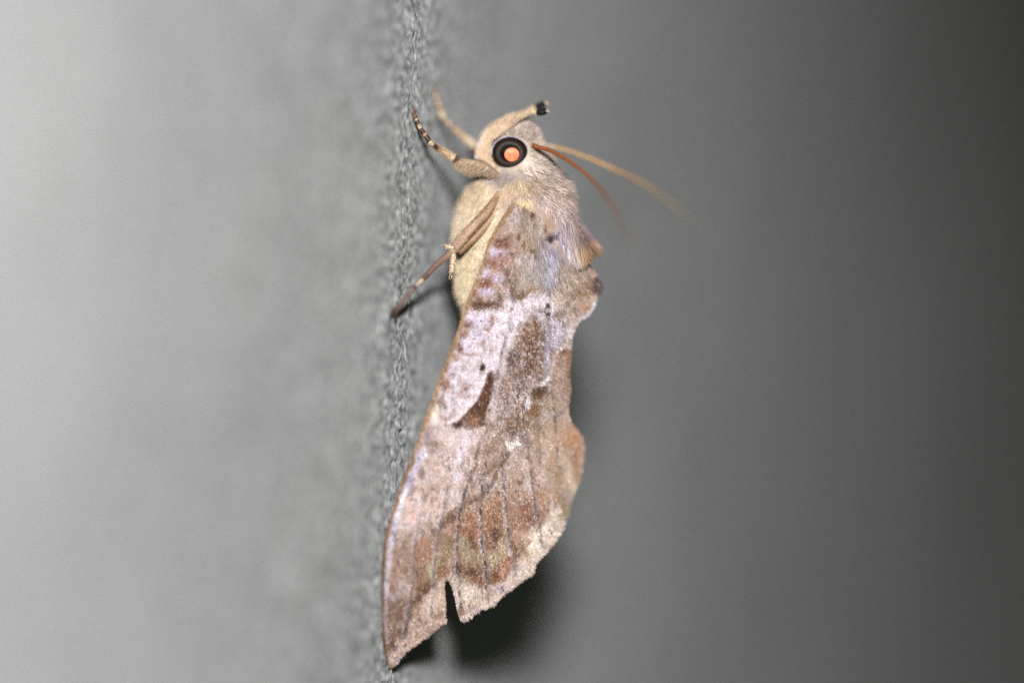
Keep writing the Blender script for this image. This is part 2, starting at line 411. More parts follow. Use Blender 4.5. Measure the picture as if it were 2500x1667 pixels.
    p.line([(1341, 921), (1325, 931), (1304, 942), (1293, 962), (1288, 985)], 5.5, (236, 218, 212), .95, None, .5); p.blob(1288, 985, 4, 9, (216, 202, 214), .7)
    p.blob(1313, 958, 20, 18, (126, 88, 56), .95, .45, -30); p.blob(1303, 1000, 13, 18, (140, 96, 52), .85, .5); p.blob(1325, 945, 10, 8, (100, 76, 64), .7, .5)
    p.blob(1350, 975, 20, 20, (206, 174, 146), .7, .6); p.blob(1310, 1040, 10, 20, (150, 118, 78), .6, .6)
    # reniform hook and its pale edge, the spot above it
    hook = [(1201, 903), (1210, 912), (1209, 930), (1200, 966), (1189, 1004), (1186, 1036), (1160, 1041), (1128, 1043), (1105, 1042), (1104, 1030), (1127, 1016), (1145, 996), (1163, 977), (1176, 954), (1183, 929), (1191, 908)]
    p.line([(1192, 902), (1180, 928), (1173, 952), (1160, 973), (1142, 992), (1124, 1011), (1102, 1028)], 7, (226, 204, 202), .95, None, .6)
    sx, sy = p.x, p.y; p.x = p.x0 * 0.6 + sx * 0.4; p.y = p.y0 * 0.6 + sy * 0.4
    p.poly(hook, (112, 62, 34), 1.0, 2.5); p.blob(1177, 893, 7, 8, (74, 42, 32), 1, .4)
    p.x, p.y = sx, sy
    p.blob(1160, 1020, 16, 12, (176, 126, 92), .8, .6); p.blob(1183, 975, 7, 22, (140, 82, 44), .7, .6); p.blob(1117, 1035, 12, 6, (74, 46, 28), .9, .5); p.blob(1196, 920, 7, 12, (88, 52, 38), .7, .6)
    p.blob(1178, 1026, 6, 8, (96, 54, 34), .7, .5); p.blob(1208, 960, 7, 40, (204, 176, 178), .7, .6)
    p.blob(1140, 1060, 14, 24, (226, 204, 206), .9, .6); p.blob(1165, 1065, 16, 24, (216, 188, 176), .8, .6); p.blob(1122, 1115, 6, 22, (230, 212, 226), .85, .5)
    p.blob(1115, 1165, 8, 12, (216, 198, 206), .7, .6); p.blob(1065, 1005, 14, 18, (232, 208, 184), .9, .6); p.blob(1094, 998, 14, 14, (222, 202, 200), .8, .6)
    p.blob(1046, 1060, 12, 18, (168, 142, 150), .8, .6); p.blob(1060, 1092, 20, 12, (166, 140, 132), .7, .6); p.blob(1032, 1105, 8, 12, (222, 208, 226), .9, .5); p.blob(1085, 1080, 14, 14, (214, 182, 164), .7, .6)
    # the white mark
    p.poly([(1236, 1068), (1250, 1072), (1266, 1072), (1278, 1080), (1280, 1088), (1262, 1087), (1248, 1092), (1236, 1094), (1233, 1084)], (224, 208, 192), 1.0, 3)
    # lower field
    p.blob(1028, 1150, 10, 14, (126, 96, 96), .7, .6); p.blob(1000, 1190, 14, 16, (150, 116, 108), .6, .6); p.blob(1060, 1130, 20, 20, (206, 168, 148), .7, .7); p.blob(1045, 1190, 22, 14, (184, 142, 122), .7, .6)
    p.blob(1080, 1180, 20, 14, (200, 158, 134), .7, .6); p.blob(1060, 1232, 30, 18, (222, 180, 160), .8, .6); p.blob(1010, 1255, 18, 24, (222, 178, 158), .8, .6); p.blob(1145, 1160, 10, 20, (150, 106, 76), .6, .6)
    p.blob(1132, 1188, 14, 12, (170, 130, 100), .6, .6); p.blob(1190, 1140, 16, 14, (150, 112, 86), .7, .6); p.blob(1222, 1128, 14, 26, (150, 108, 80), .6, .6, 20); p.blob(1255, 1165, 24, 22, (190, 146, 116), .7, .6)
    p.blob(1268, 1178, 6, 6, (104, 66, 48), .8, .5); p.blob(1300, 1130, 10, 40, (196, 158, 134), .6, .6); p.blob(1322, 1160, 10, 24, (214, 176, 164), .8, .6, -20)
    p.line([(1240, 1100), (1228, 1120), (1215, 1145), (1200, 1175), (1180, 1196), (1160, 1212)], 5, (112, 78, 60), .75, None, .8, False)
    p.line([(1182, 1198), (1160, 1212), (1130, 1232), (1110, 1250), (1090, 1270), (1060, 1290)], 7, (116, 80, 62), .8, None, .8, False)
    p.blob(1105, 1258, 24, 14, (132, 86, 56), .8, .6, -30); p.blob(1190, 1250, 34, 40, (184, 132, 92), .6, .7); p.blob(1150, 1280, 26, 36, (168, 114, 72), .8, .6); p.blob(1205, 1275, 22, 40, (152, 104, 62), .7, .6)
    p.blob(1276, 1260, 20, 34, (164, 116, 80), .7, .6); p.blob(1325, 1210, 14, 24, (178, 128, 84), .7, .6); p.blob(1290, 1240, 18, 16, (150, 92, 74), .8, .6); p.blob(1298, 1262, 14, 12, (126, 74, 56), .7, .6)
    p.blob(1152, 1318, 10, 22, (118, 72, 44), .85, .5); p.blob(1165, 1300, 10, 16, (176, 106, 70), .6, .6); p.blob(1210, 1310, 12, 26, (112, 68, 46), .85, .5); p.blob(1195, 1340, 12, 18, (140, 96, 62), .7, .6)
    p.blob(1128, 1322, 15, 20, (180, 160, 130), .9, .5); p.blob(1140, 1350, 16, 14, (184, 160, 126), .85, .5); p.blob(1203, 1364, 18, 20, (180, 156, 118), .95, .5); p.blob(1167, 1362, 16, 14, (176, 150, 108), .8, .6)
    p.blob(1228, 1340, 12, 20, (190, 156, 118), .8, .6); p.blob(1240, 1372, 14, 24, (172, 108, 62), .85, .5, 20); p.blob(1262, 1330, 18, 20, (172, 128, 92), .7, .6); p.blob(1270, 1300, 20, 14, (190, 146, 116), .6, .6)
    p.blob(1095, 1330, 16, 22, (160, 136, 98), .8, .6); p.blob(1068, 1360, 18, 20, (170, 144, 106), .8, .6); p.blob(1050, 1393, 16, 18, (176, 158, 118), .85, .5); p.blob(1030, 1340, 20, 26, (172, 124, 92), .7, .6)
    p.blob(1082, 1388, 16, 14, (156, 106, 68), .8, .5); p.blob(1040, 1430, 22, 10, (126, 80, 50), .9, .5, -35); p.blob(1010, 1400, 16, 24, (136, 98, 76), .7, .6); p.blob(1022, 1460, 20, 9, (122, 80, 56), .8, .5, -50)
    p.blob(1000, 1490, 12, 20, (110, 78, 64), .8, .6, 20); p.blob(985, 1530, 9, 24, (106, 72, 66), .8, .6, 15); p.blob(1150, 1395, 24, 12, (124, 76, 42), .9, .5); p.blob(1172, 1412, 22, 12, (146, 90, 48), .85, .5)
    p.blob(1210, 1402, 18, 16, (142, 88, 46), .95, .5); p.blob(1120, 1385, 14, 12, (126, 76, 46), .85, .5); p.blob(1188, 1385, 10, 14, (140, 92, 54), .7, .5); p.blob(1232, 1398, 10, 12, (190, 116, 74), .7, .6)
    p.line([(1252, 1300), (1262, 1340), (1248, 1390), (1225, 1416), (1190, 1430), (1155, 1425)], 4, (112, 74, 48), .5, 14, .8, False)
    # terminal band detail
    for (cx, cy, rx, ry, col) in [(1330, 1290, 26, 10, (234, 212, 184)), (1305, 1325, 24, 9, (236, 216, 190)), (1285, 1350, 14, 10, (188, 146, 112)), (1292, 1318, 12, 5, (186, 138, 98)), (1270, 1385, 18, 8, (200, 172, 166)),
                                  (1300, 1345, 8, 10, (228, 204, 174)), (1250, 1420, 16, 9, (196, 164, 150)), (1222, 1436, 16, 9, (186, 158, 160)), (1190, 1448, 18, 8, (198, 158, 122)), (1165, 1462, 16, 8, (206, 176, 150)),
                                  (1150, 1485, 14, 8, (180, 150, 146)), (1140, 1450, 18, 10, (220, 194, 170)), (1125, 1490, 8, 12, (150, 112, 92)), (1345, 1255, 12, 12, (222, 194, 174)), (1318, 1272, 10, 6, (160, 118, 84)),
                                  (1060, 1470, 18, 10, (222, 188, 164)), (1070, 1500, 14, 8, (170, 132, 120)), (1030, 1520, 18, 8, (182, 146, 136)), (1015, 1490, 10, 10, (196, 156, 132)), (1040, 1540, 14, 6, (176, 140, 122)),
                                  (975, 1580, 14, 10, (208, 176, 162)), (955, 1605, 8, 14, (206, 178, 172)), (1000, 1550, 14, 8, (198, 164, 150)), (948, 1560, 6, 30, (128, 92, 84)), (945, 1622, 7, 5, (70, 48, 40))]:
        p.blob(cx, cy, rx, ry, col, .85, .55, -38)
    # costal rim and the sheen beside it, painted as a pale lilac band
    cp = smooth_poly(COSTA, 3)
    p.line(cp, 10, (178, 138, 96), 1., None, .5)
    p.line(cp[36:], 7, (140, 104, 82), .8, None, .8)
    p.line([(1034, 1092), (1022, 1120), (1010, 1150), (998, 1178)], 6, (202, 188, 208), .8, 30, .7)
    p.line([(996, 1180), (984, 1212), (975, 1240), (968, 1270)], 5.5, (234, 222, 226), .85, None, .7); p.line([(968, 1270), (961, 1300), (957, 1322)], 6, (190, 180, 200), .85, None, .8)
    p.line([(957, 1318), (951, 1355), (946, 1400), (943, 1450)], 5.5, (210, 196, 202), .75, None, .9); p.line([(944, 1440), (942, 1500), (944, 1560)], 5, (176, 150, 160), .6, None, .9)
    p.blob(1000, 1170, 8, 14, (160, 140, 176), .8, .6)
    # veins with dashes
    for v, va in zip(VEINS[:6], (.55, .8, .75, .4, .25, .5)):
        p.line(v, 6, (176, 158, 160), .35, None, .8); p.line(v, 2.3, (62, 44, 54), va, 8, .6)
    p.line([(1341, 700), (1338, 716), (1338, 750), (1335, 783)], 4.5, (54, 42, 44), .95, 9, .6); p.line([(1339, 735), (1330, 760)], 4, (80, 62, 56), .7, 8)
    p.line([(1342, 925), (1343, 945), (1352, 1010), (1356, 1051), (1361, 1107)], 3, (104, 84, 86), .6, 10, .7); p.line([(1275, 985), (1277, 1030), (1279, 1082)], 1.8, (100, 74, 64), .6, None, .6)
    p.line([(1299, 515), (1297, 527)], 4, (120, 56, 30), .9); p.line([(1268, 566), (1266, 580)], 3, (140, 70, 40), .8)
    p.line(VEINS[7], 3, (104, 80, 80), .6, 12, .7)
    # soft stippling that ties the fields together
    m2 = fbm(x / 11, y / 14, 170, 3)
    p.mix(np.clip((m2 - .16) * 2.2, 0, .16), (150, 116, 98)); p.mix(np.clip((-m2 - .2) * 2.0, 0, .16), (204, 184, 184))
    # salt and pepper of the middle field
    inn = np.clip(.5 - poly_sd(p.x, p.y, [(1240, 880), (1262, 820), (1300, 770), (1330, 740), (1342, 800), (1342, 900), (1300, 950), (1285, 1080), (1222, 1070), (1205, 960)]) / 24, 0, 1)
    sq = vnoise(x / 3.4, y / 4.2, 151) + .4 * vnoise(x / 7, y / 9, 152)
    p.mix(inn * np.clip((sq - .16) * 3, 0, .5), (104, 76, 60)); p.mix(inn * np.clip((-sq - .16) * 3, 0, .6), (206, 190, 194))
    p.blob(1304, 808, 7, 30, (136, 86, 46), .6, .6); p.blob(1284, 826, 6, 28, (140, 90, 50), .6, .6); p.blob(1292, 880, 10, 22, (140, 92, 52), .5, .6); p.blob(1254, 872, 9, 22, (112, 80, 70), .5, .6, 25)
    # sprinkled dark and pale scales
    sp = vnoise(x / 4.2, y / 5.0, 90) + 0.5 * vnoise(x / 9, y / 9, 91)
    p.mix(np.clip((sp - 0.36) * 3.5, 0, .6), (98, 74, 68)); p.mix(np.clip((-sp - 0.42) * 3.5, 0, .3), (226, 206, 200))
    g = 1 + 0.3 * vnoise(x / 2.6, y / 2.6, 92) + 0.22 * vnoise(x / 5.2, y / 4.6, 147) + 0.2 * fbm(x / 18, y / 18, 93, 2)
    l = p.c.mean(1); g = g * (np.maximum(l, .02) / 0.47) ** 0.38
    w = np.clip((l - .18) / .25, 0, 1)[:, None]          # the pale scales have a lilac cast, the brown ones none
    return np.clip(p.c * g[:, None] * (1 + w * np.array([-.07, -.005, .075])), 0.004, 0.85)

def near_surface(px, py):
    Y = YW(px, py)
    Y = Y + 0.14 * fbm(px / 70, py / 90, 5, 2) + 0.03 * fbm(px / 14, py / 18, 6, 2)
    for v in VEINS:
        d, _ = poly_line(np.ravel(px), np.ravel(py), v)
        Y = Y - 0.08 * np.exp(-(d.reshape(np.shape(px)) / 4.5) ** 2)
    q = P(px, py, Y)
    low = q[..., 0] < 0.12                    # keep the costa just off the wall
    if np.any(low):
        Y = np.where(low, Y - (0.12 - q[..., 0]) / math.tan(TH + 0.02), Y)
        q = P(px, py, Y)
    return q

def sheet(poly, surf, step):
    """triangulated sheet of the outline, boundary vertices snapped onto it; returns px, py, faces"""
    poly = np.asarray(poly, float)
    x0, y0 = poly.min(0) - step; x1, y1 = poly.max(0) + step
    xs = np.arange(x0, x1, step); ys = np.arange(y0, y1, step)
    gx, gy = np.meshgrid(xs, ys, indexing='ij')
    sd = poly_sd(gx.ravel(), gy.ravel(), poly).reshape(gx.shape)
    ce = poly_sd((gx[:-1, :-1] + step / 2).ravel(), (gy[:-1, :-1] + step / 2).ravel(), poly).reshape(gx.shape[0] - 1, -1)
    idx = np.arange(gx.size).reshape(gx.shape)
    f = np.stack([idx[:-1, :-1], idx[1:, :-1], idx[1:, 1:], idx[:-1, 1:]], -1)[ce < 0]
    cnt = np.bincount(f.ravel(), minlength=gx.size)
    used = cnt > 0
    fx, fy = gx.ravel().copy(), gy.ravel().copy()
    b = np.where(used & (cnt < 4))[0]
    n = len(poly); best = np.full(len(b), 1e9); bx = fx[b].copy(); by = fy[b].copy()
    for i in range(n):
        a = poly[i]; e = poly[(i + 1) % n] - a; l2 = max(e @ e, 1e-9)
        t = np.clip(((fx[b] - a[0]) * e[0] + (fy[b] - a[1]) * e[1]) / l2, 0, 1)
        qx, qy = a[0] + t * e[0], a[1] + t * e[1]; d = np.hypot(fx[b] - qx, fy[b] - qy); k = d < best
        best = np.where(k, d, best); bx = np.where(k, qx, bx); by = np.where(k, qy, by)
    fx[b], fy[b] = bx, by
    new = -np.ones(gx.size, int); new[used] = np.arange(used.sum())
    return fx[used], fy[used], new[f]

def unit(v):
    return v / np.maximum(np.linalg.norm(v, axis=-1, keepdims=True), 1e-9)

def surf_frame(surf, px, py, h=2.0):
    p = surf(px, py); dx = surf(px + h, py) - surf(px - h, py); dy = surf(px, py + h) - surf(px, py - h)
    n = unit(np.cross(dx, dy)); s = np.sign(((CAM - p) * n).sum(-1, keepdims=True)); s[s == 0] = 1
    return p, n * s, unit(dx), unit(dy)

def strands(name, root, dirn, length, width, col, mat, parent, bend=None, side=None, tip=1.0):
    """hair-like tapered blades, 3 triangles each"""
    n = len(root); dirn = unit(dirn)
    if side is None:
        rv = RNG.normal(size=(n, 3)); side = unit(np.cross(dirn, rv))
    length = np.asarray(length).reshape(-1, 1) * np.ones((n, 1)); width = np.asarray(width).reshape(-1, 1) * np.ones((n, 1))
    mid = root + dirn * length * 0.55
    d2 = dirn if bend is None else unit(dirn + bend)
    end = mid + d2 * length * 0.45
    v = np.stack([root - side * width * .5, root + side * width * .5, mid + side * width * .45, mid - side * width * .45, end], 1).reshape(-1, 3)
    b = np.arange(n)[:, None] * 5
    f = np.concatenate([b + [0, 1, 2], b + [0, 2, 3], b + [3, 2, 4]], 0)
    c = np.repeat(col, 5, 0)
    if tip != 1.0:
        c = c.reshape(n, 5, 3).copy(); c[:, 4] *= tip; c = c.reshape(-1, 3)
    o = mesh_obj(name, v, f, mat, parent, np.clip(c, 0, 0.95), False)
    o['kind'] = 'stuff'
    return o

def sample_poly(poly, n):
    poly = np.asarray(poly, float); lo, hi = poly.min(0), poly.max(0); out = []
    while sum(len(o) for o in out) < n:
        q = lo + RNG.random((n, 2)) * (hi - lo)
        out.append(q[poly_sd(q[:, 0], q[:, 1], poly) < -1.0])
    return np.vstack(out)[:n]

def add_scales(name, surf, paint, poly, n, parent, flow_from=(1300, 420), ln=7.0, wd=3.4):
    q = sample_poly(poly, n); x, y = q[:, 0], q[:, 1]
    p, nn, tx, ty = surf_frame(surf, x, y)
    fd = q - np.array(flow_from); fd = fd / np.linalg.norm(fd, axis=1, keepdims=True)
    flow = unit(tx * fd[:, :1] + ty * fd[:, 1:] + RNG.normal(size=(n, 3)) * 0.16)
    lift = RNG.uniform(0.03, 0.42, (n, 1))
    d = unit(flow + nn * lift); side = unit(np.cross(d, nn) + nn * RNG.normal(size=(n, 1)) * 0.22)
    mmpx = W_MM / 2500.0
    L = RNG.uniform(.7, 1.25, (n, 1)) * ln * mmpx; Wd = RNG.uniform(.75, 1.2, (n, 1)) * wd * mmpx
    r = p + nn * 0.012
    v = np.stack([r - side * Wd * .3, r + side * Wd * .3, r + d * L * .75 + side * Wd * .5, r + d * L + side * Wd * .2, r + d * L - side * Wd * .2, r + d * L * .75 - side * Wd * .5], 1).reshape(-1, 3)
    b = np.arange(n)[:, None] * 6
    f = np.concatenate([b + [0, 1, 2, 5], b + [5, 2, 3, 4]], 0)
    c = paint(x, y) * ALB * RNG.lognormal(0, 0.13, (n, 1))
    o = mesh_obj(name, v, f, M_SCALE, parent, np.clip(np.repeat(c, 6, 0), 0, .95), False)
    o['kind'] = 'stuff'

# ------------------------------------------------------------------ near forewing
MMPX = W_MM / 2500.0
wx, wy, wf = sheet(NEAR, near_surface, 1.7)
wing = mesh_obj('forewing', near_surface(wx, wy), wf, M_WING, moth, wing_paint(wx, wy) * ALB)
wing['label'] = 'near forewing with brown hook mark, dashed veins and notched lower edge'
sol = wing.modifiers.new('thickness', 'SOLIDIFY'); sol.thickness = 0.00005; sol.offset = 0
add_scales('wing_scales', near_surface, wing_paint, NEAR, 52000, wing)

def fringe(name, path, surf, paint, n, ln, wd, parent, outward, colmul=1.0, tip=1.0, jit=.35):
    path = np.asarray(path, float); seg = np.hypot(*np.diff(path, axis=0).T); cs = np.concatenate([[0], np.cumsum(seg)])
    t = RNG.random(n) * cs[-1]; i = np.clip(np.searchsorted(cs, t) - 1, 0, len(seg) - 1); u = ((t - cs[i]) / np.maximum(seg[i], 1e-6))[:, None]
    q = path[i] * (1 - u) + path[i + 1] * u
    e = (path[i + 1] - path[i]) / np.maximum(seg[i], 1e-6)[:, None]
    nr = np.stack([e[:, 1], -e[:, 0]], 1) * outward
    q = q - nr * RNG.uniform(0.5, 4.5, (n, 1))
    clump = 1 + 0.55 * vnoise(t / 11, t * 0 + 1.7, 31) + 0.35 * vnoise(t / 4, t * 0 + 2.7, 32)
    p, nn, tx, ty = surf_frame(surf, q[:, 0], q[:, 1])
    d = unit(tx * nr[:, :1] + ty * nr[:, 1:] + (tx * e[:, :1] + ty * e[:, 1:]) * (RNG.normal(size=(n, 1)) * jit + 0.25) + nn * RNG.normal(size=(n, 1)) * .18)
    c = paint(q[:, 0] - nr[:, 0] * 3, q[:, 1] - nr[:, 1] * 3) * ALB * colmul * (1 + 0.35 * vnoise(t / 9, t * 0 + 9.1, 33))[:, None] * RNG.lognormal(0, .16, (n, 1))
    side = unit(np.cross(d, nn) + RNG.normal(size=(n, 3)) * .3)
    return strands(name, p, d, ln * MMPX * clump * RNG.uniform(.6, 1.15, n), wd * MMPX, c, M_FUR, parent, side=side, tip=tip)

te = np.array(TERMEN)
fringe('wing_fringe', np.vstack([[(947, 1628)], te[:5]]), near_surface, wing_paint, 1500, 13, 2.4, wing, -1, 1.0)
fringe('wing_fringe', te[13:], near_surface, wing_paint, 3200, 13, 2.4, wing, -1, 1.0)
fringe('wing_fringe', te[4:14], near_surface, wing_paint, 500, 4, 1.6, wing, -1, 1.0)
ip = smooth_poly(INNER, 3)
fringe('wing_fringe', ip[6:66], near_surface, wing_paint, 2200, 8, 2.0, wing, -1, 1.05)

# ------------------------------------------------------------------ far forewing: wraps over the ridge, then slopes down behind
RIDGE = smooth_poly([(1440, 668), (1456, 690), (1452, 725), (1425, 772), (1404, 800), (1392, 850), (1388, 916), (1388, 990), (1393, 1033), (1411, 1056), (1423, 1082), (1421, 1128), (1416, 1162), (1397, 1213), (1387, 1240), (1388, 1262)], 5)
TUCK = smooth_poly([(1400, 670), (1410, 700), (1405, 730), (1385, 780), (1360, 800), (1350, 850), (1345, 916), (1320, 990), (1282, 1020), (1275, 1056), (1280, 1090), (1290, 1128), (1302, 1162), (1318, 1213), (1330, 1240), (1345, 1266)], 5)
def far_Y(px, py, t, yt, yr):
    w = np.clip((py - 1035) / 80.0, 0, 1); w = w * w * (3 - 2 * w)
    return (YW(px, py) + 0.16) * (1 - w) + (yt * (1 - t) + yr * t - 0.32 * np.sin(np.pi * t)) * w

def far_wing():
    n = len(RIDGE)
    ny = 34; rows = []; ryp = []
    s = np.linspace(0, 1, n)
    yr = 6.0 + 0.3 * np.sin(s * 3.0); yt = YW(TUCK[:, 0], TUCK[:, 1]) + 0.4
    ridge3 = P(RIDGE[:, 0], RIDGE[:, 1], far_Y(RIDGE[:, 0], RIDGE[:, 1], 1.0, yt, yr))
    for k in range(ny):
        t = k / (ny - 1); q = TUCK * (1 - t) + RIDGE * t
        Y = far_Y(q[:, 0], q[:, 1], t, yt, yr)
        rows.append(P(q[:, 0], q[:, 1], Y)); ryp.append(q)
    # far slope: mirror image of the near costa about the plane of symmetry
    cz = np.interp(s, [0, 1], [0, 15.5])
    cc = np.array(COSTA, float); ci = np.stack([np.interp(cz, np.arange(len(cc)), cc[:, j]) for j in (0, 1)], 1)
    c3 = near_surface(ci[:, 0], ci[:, 1]); c3[:, 1] = 2 * YM + 1.0 - c3[:, 1]
    nf = 70
    for k in range(1, nf):
        t = k / (nf - 1)
        w = ridge3 * (1 - t) + c3 * t; w[:, 0] += 1.2 * math.sin(math.pi * t) * (1 - t)
        rows.append(w); ryp.append(np.stack([RIDGE[:, 0] * (1 - t) + ci[:, 0] * t, RIDGE[:, 1] * (1 - t) + ci[:, 1] * t], 1))
    v = np.array(rows); q = np.array(ryp)
    # resample densely along the length for pigment detail
    m_ = 420; a = np.linspace(0, n - 1, m_); i0 = np.clip(a.astype(int), 0, n - 2); fr = (a - i0)[None, :, None]
    v = v[:, i0] * (1 - fr) + v[:, i0 + 1] * fr; q = q[:, i0] * (1 - fr) + q[:, i0 + 1] * fr
    r_ = v.shape[0]; idx = np.arange(r_ * m_).reshape(r_, m_)
    f = np.stack([idx[:-1, :-1], idx[1:, :-1], idx[1:, 1:], idx[:-1, 1:]], -1).reshape(-1, 4)
    x, y = q.reshape(-1, 2).T
    o = mesh_obj('forewing', v.reshape(-1, 3), f, M_WING, moth, far_paint(x, y) * ALB)
    o['label'] = 'far forewing curling over the ridge of the back'
    so = o.modifiers.new('thickness', 'SOLIDIFY'); so.thickness = 0.00005; so.offset = 0
    # scales on the strip that shows, and the fringe of its edge
    def surf(px, py):
        px = np.asarray(px, float); py = np.asarray(py, float)
        tx = np.interp(py, TUCK[:, 1], TUCK[:, 0]); rx = np.interp(py, RIDGE[:, 1], RIDGE[:, 0])
        t = np.clip((px - tx) / np.maximum(rx - tx, 1), 0, 1); ss = np.interp(py, RIDGE[:, 1], s)
        Y = far_Y(px, py, t, np.interp(py, TUCK[:, 1], yt), 6.0 + 0.3 * np.sin(ss * 3.0))
        return P(px, py, Y)
    strip = np.vstack([TUCK[35:], RIDGE[:34:-1]])
    add_scales('wing_scales', surf, far_paint, strip, 7000, o, (1330, 600))
    fringe('wing_fringe', np.vstack([RIDGE[40:], [(1376, 1268)]]), surf, far_paint, 900, 7, 2.2, o, 1, 1.05)

def far_paint(x, y):
    p = Paint(x, y, (188, 162, 146), 1.0, 3)
    p.blob(1400, 1075, 22, 34, (166, 118, 84), .75, .7); p.blob(1408, 1110, 12, 24, (160, 112, 82), .7, .7); p.blob(1380, 1060, 22, 18, (190, 140, 106), .7, .6)
    p.blob(1345, 1040, 26, 30, (184, 156, 134), .8, .7); p.blob(1378, 1130, 18, 34, (206, 180, 158), .9, .6); p.blob(1395, 1170, 14, 30, (214, 186, 160), .9, .6); p.blob(1365, 1170, 12, 24, (166, 132, 104), .8, .6)
    p.blob(1350, 1120, 12, 40, (176, 140, 112), .7, .6); p.blob(1412, 1150, 8, 26, (168, 126, 92), .7, .6); p.blob(1378, 1215, 14, 26, (178, 158, 146), .8, .6); p.blob(1362, 1225, 10, 22, (186, 150, 118), .8, .6)
    p.blob(1385, 1250, 10, 16, (206, 176, 130), .8, .6); p.blob(1400, 1200, 8, 20, (220, 196, 168), .8, .6)
    p.line([(1340, 960), (1352, 1010), (1356, 1051), (1361, 1107), (1368, 1150)], 3, (104, 86, 90), .7, 10, .7)
    p.line([(1325, 1010), (1312, 1060), (1318, 1090)], 3, (150, 116, 80), .7, None, .8)
    sp = vnoise(x / 4.6, y / 5.5, 95) + .5 * vnoise(x / 9, y / 9, 96)
    p.mix(np.clip((sp - .38) * 4, 0, .7), (104, 76, 62)); p.mix(np.clip((-sp - .4) * 3.5, 0, .5), (230, 212, 200))
    g = 1 + .2 * vnoise(x / 2.4, y / 2.4, 97) + .2 * fbm(x / 20, y / 20, 98, 2)
    return np.clip(p.c * g[:, None], .004, .95)
far_wing()

# ------------------------------------------------------------------ body: head, thorax and abdomen in one mesh
PROF = np.array([  # py, left, right, half width across (mm)
    (298, 1264, 1284, 0.8), (308, 1246, 1290, 1.9), (322, 1222, 1300, 2.5), (345, 1196, 1316, 2.8), (372, 1184, 1334, 3.0), (400, 1184, 1350, 3.2), (430, 1166, 1368, 3.5), (460, 1140, 1384, 3.8),
    (500, 1119, 1398, 4.1), (550, 1106, 1410, 4.3), (600, 1103, 1420, 4.3), (650, 1108, 1420, 4.2), (700, 1112, 1405, 4.0), (750, 1127, 1375, 3.7), (800, 1145, 1355, 3.4), (900, 1180, 1340, 3.0), (1000, 1205, 1335, 2.6),
    (1100, 1228, 1330, 1.9), (1170, 1258, 1318, 1.0), (1190, 1280, 1300, 0.3)], float)
def body_pt(py, a):
    """a: 0 = belly (towards the wall), pi/2 = near flank, pi = back"""
    L = np.interp(py, PROF[:, 0], PROF[:, 1]); Rr = np.interp(py, PROF[:, 0], PROF[:, 2]); H = np.interp(py, PROF[:, 0], PROF[:, 3])
    sn = np.sin(a)
    return P((L + Rr) / 2 - (Rr - L) / 2 * np.cos(a), py, YM - H * np.sign(sn) * np.abs(sn) ** 0.75)

def body_paint(x, y):
    p = Paint(x, y, (170, 148, 132), 1.0, 5)
    p.poly([(1080, 430), (1180, 430), (1235, 470), (1230, 520), (1180, 620), (1140, 760), (1090, 760)], (224, 203, 168), 1.0, 12)
    p.poly([(1080, 600), (1180, 590), (1150, 700), (1130, 780), (1090, 780)], (226, 207, 164), .8, 16)
    p.blob(1150, 480, 30, 30, (214, 184, 146), .8, .7); p.blob(1225, 480, 20, 40, (206, 178, 142), .8, .6, 30)
    p.poly([(1180, 300), (1300, 290), (1330, 350), (1330, 420), (1200, 430), (1170, 380)], (206, 186, 166), 1.0, 10)
    p.blob(1285, 330, 40, 34, (198, 176, 158), .95, .6); p.blob(1245, 378, 56, 48, (206, 184, 158), .8, .3)
    p.blob(1240, 436, 40, 16, (160, 146, 140), .9, .6); p.blob(1300, 400, 26, 18, (222, 204, 184), .85, .6); p.blob(1345, 415, 26, 20, (158, 138, 126), .7, .7)
    p.blob(1330, 440, 40, 14, (178, 158, 142), .7, .6); p.blob(1262, 455, 30, 16, (196, 170, 130), .8, .6); p.blob(1385, 445, 18, 16, (204, 184, 172), .9, .6)
    p.blob(1290, 460, 34, 20, (192, 164, 128), .7, .7); p.blob(1310, 482, 30, 14, (168, 148, 148), .8, .6); p.blob(1285, 502, 22, 18, (226, 198, 146), .95, .6)
    p.blob(1345, 490, 36, 34, (196, 174, 158), .8, .7); p.blob(1400, 500, 20, 40, (150, 124, 108), .8, .6); p.blob(1375, 530, 26, 34, (178, 158, 152), .8, .6)
    p.blob(1340, 535, 10, 26, (170, 118, 78), .6, .6, -20); p.blob(1412, 545, 12, 50, (136, 112, 100), .8, .6); p.blob(1385, 575, 26, 18, (198, 180, 204), .8, .6)
    p.blob(1345, 582, 16, 8, (60, 46, 48), .9, .5); p.blob(1405, 600, 30, 18, (150, 124, 112), .7, .6)
    g = 1 + .22 * fbm(x / 10, y / 16, 99, 2)
    return np.clip(p.c * g[:, None] * np.array([1.02, 1.03, 1.12]), .004, .95)

def screen(p):
    d = p - CAM; z = d @ F
    return 1250 + (d @ R) / z / KPX, 833.5 - (d @ U) / z / KPX

py_ = np.concatenate([np.linspace(298, 440, 60), np.linspace(444, 820, 110), np.linspace(830, 1190, 40)])
aa = np.linspace(0, 2 * math.pi, 97)[:-1]
gy, ga = np.meshgrid(py_, aa, indexing='ij')
bv = body_pt(gy, ga)
nr_, nc_ = gy.shape; idx = np.arange(nr_ * nc_).reshape(nr_, nc_); nxt = np.roll(idx, -1, 1)
bf = np.stack([idx[:-1], nxt[:-1], nxt[1:], idx[1:]], -1).reshape(-1, 4)
bvv = bv.reshape(-1, 3); sx_, sy_ = screen(bvv)
body = mesh_obj('body', bvv, bf, M_SKIN, moth, body_paint(sx_, sy_) * ALB)

